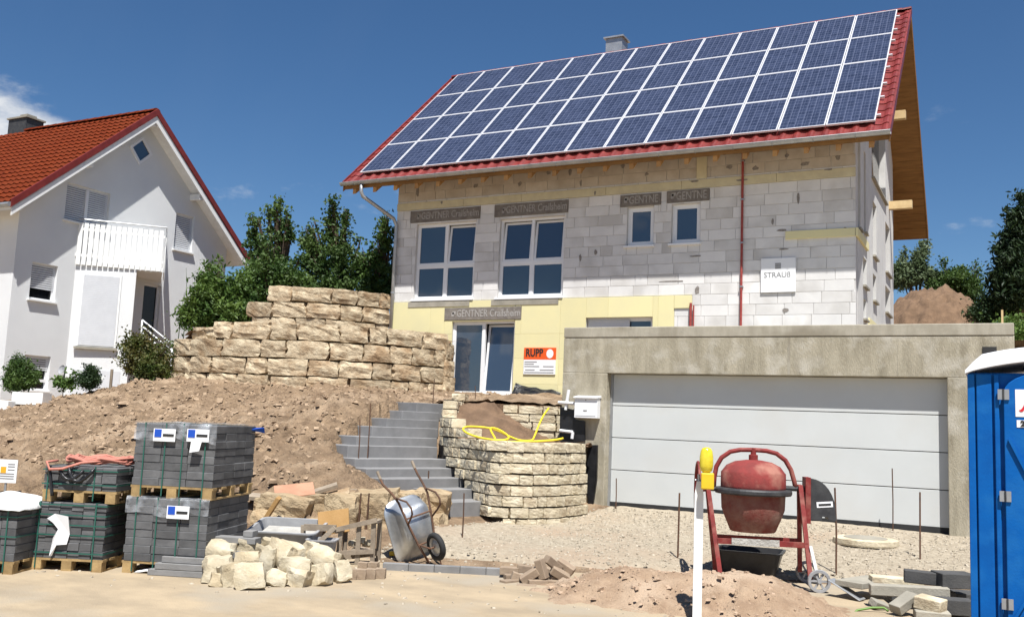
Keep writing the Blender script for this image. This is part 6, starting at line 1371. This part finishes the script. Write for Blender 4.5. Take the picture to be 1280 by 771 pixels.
b = MB(); b.tube([tuple(c) for c in cs], .016, 7); tag(b.build('yellow_hose', 'hose_yellow', smooth=True), 'tangled yellow hose lying over the planter of cream limestone', 'hose')
# ---------------------------------------------------------------- signs on the facade
a, c = (-10.658, 21.350, 3.522), (-9.791, 21.350, 2.867)
t = thing('company_sign', 'orange and white company sign on the yellow wall beside the terrace door', 'sign', (a[0], 21.35, c[2]), 0); w_ = c[0] - a[0]; h_ = a[2] - c[2]; hm = h_ * .55
b = MB(); b.box(0, w_, -.012, .012, 0, hm - .001); b.build('lower_board', 'sign_white', t); b = MB(); b.box(0, w_, -.012, .012, hm + .001, h_); b.build('upper_board', 'sign_orange', t)
me = text_mesh('RUPP', .21, 'ink_black', bold=.006); wdt = max(v.co.x for v in me.vertices) * 2
link('lettering', me, t, (w_ * .33, -.015, hm + (h_ - hm) * .55), (math.pi / 2, 0, 0), (w_ * .56 / wdt, 1.25, 1))
b = MB(); b.prism([(w_ * (.82 + .11 * math.cos(q)), hm + (h_ - hm) * (.5 + .38 * math.sin(q))) for q in [6.283 * i / 16 for i in range(16)]], -.0155, -.013); b.build('round_patch', 'sign_white', t)
b = MB()
for k, (x0, x1, z) in enumerate(((.03, .42, .85), (.03, .33, .70), (.03, .5, .54), (.62, .95, .54), (.06, .36, .3), (.52, .95, .3), (.03, .95, .13))): b.box(w_ * x0, w_ * x1, -.0155, -.013, hm * z - .012, hm * z + .008)
b.build('print_lines', 'ink_grey', t)
a, c = (-4.840, 21.370, 5.517), (-4.084, 21.370, 4.755)
t = thing('company_sign', 'square white sign lettered in grey on the block facade', 'sign', (a[0], 21.37, c[2]), 0); w_ = c[0] - a[0]; h_ = a[2] - c[2]
b = MB(); b.box(0, w_, -.012, .012, 0, h_); b.build('board', 'sign_white', t)
me = text_mesh('STRAU\u00df', .2, 'ink_grey'); wdt = max(v.co.x for v in me.vertices) * 2; link('lettering', me, t, (w_ * .47, -.0145, h_ * .5), (math.pi / 2, 0, 0), (w_ * .76 / wdt, .85, 1))
b = MB(); b.box(w_ * .41, w_ * .58, -.0155, -.013, h_ * .69, h_ * .74); b.box(w_ * .41, w_ * .58, -.0155, -.013, h_ * .755, h_ * .8); b.box(w_ * .41, w_ * .58, -.0155, -.013, h_ * .815, h_ * .85); b.build('logo', 'ink_grey', t)
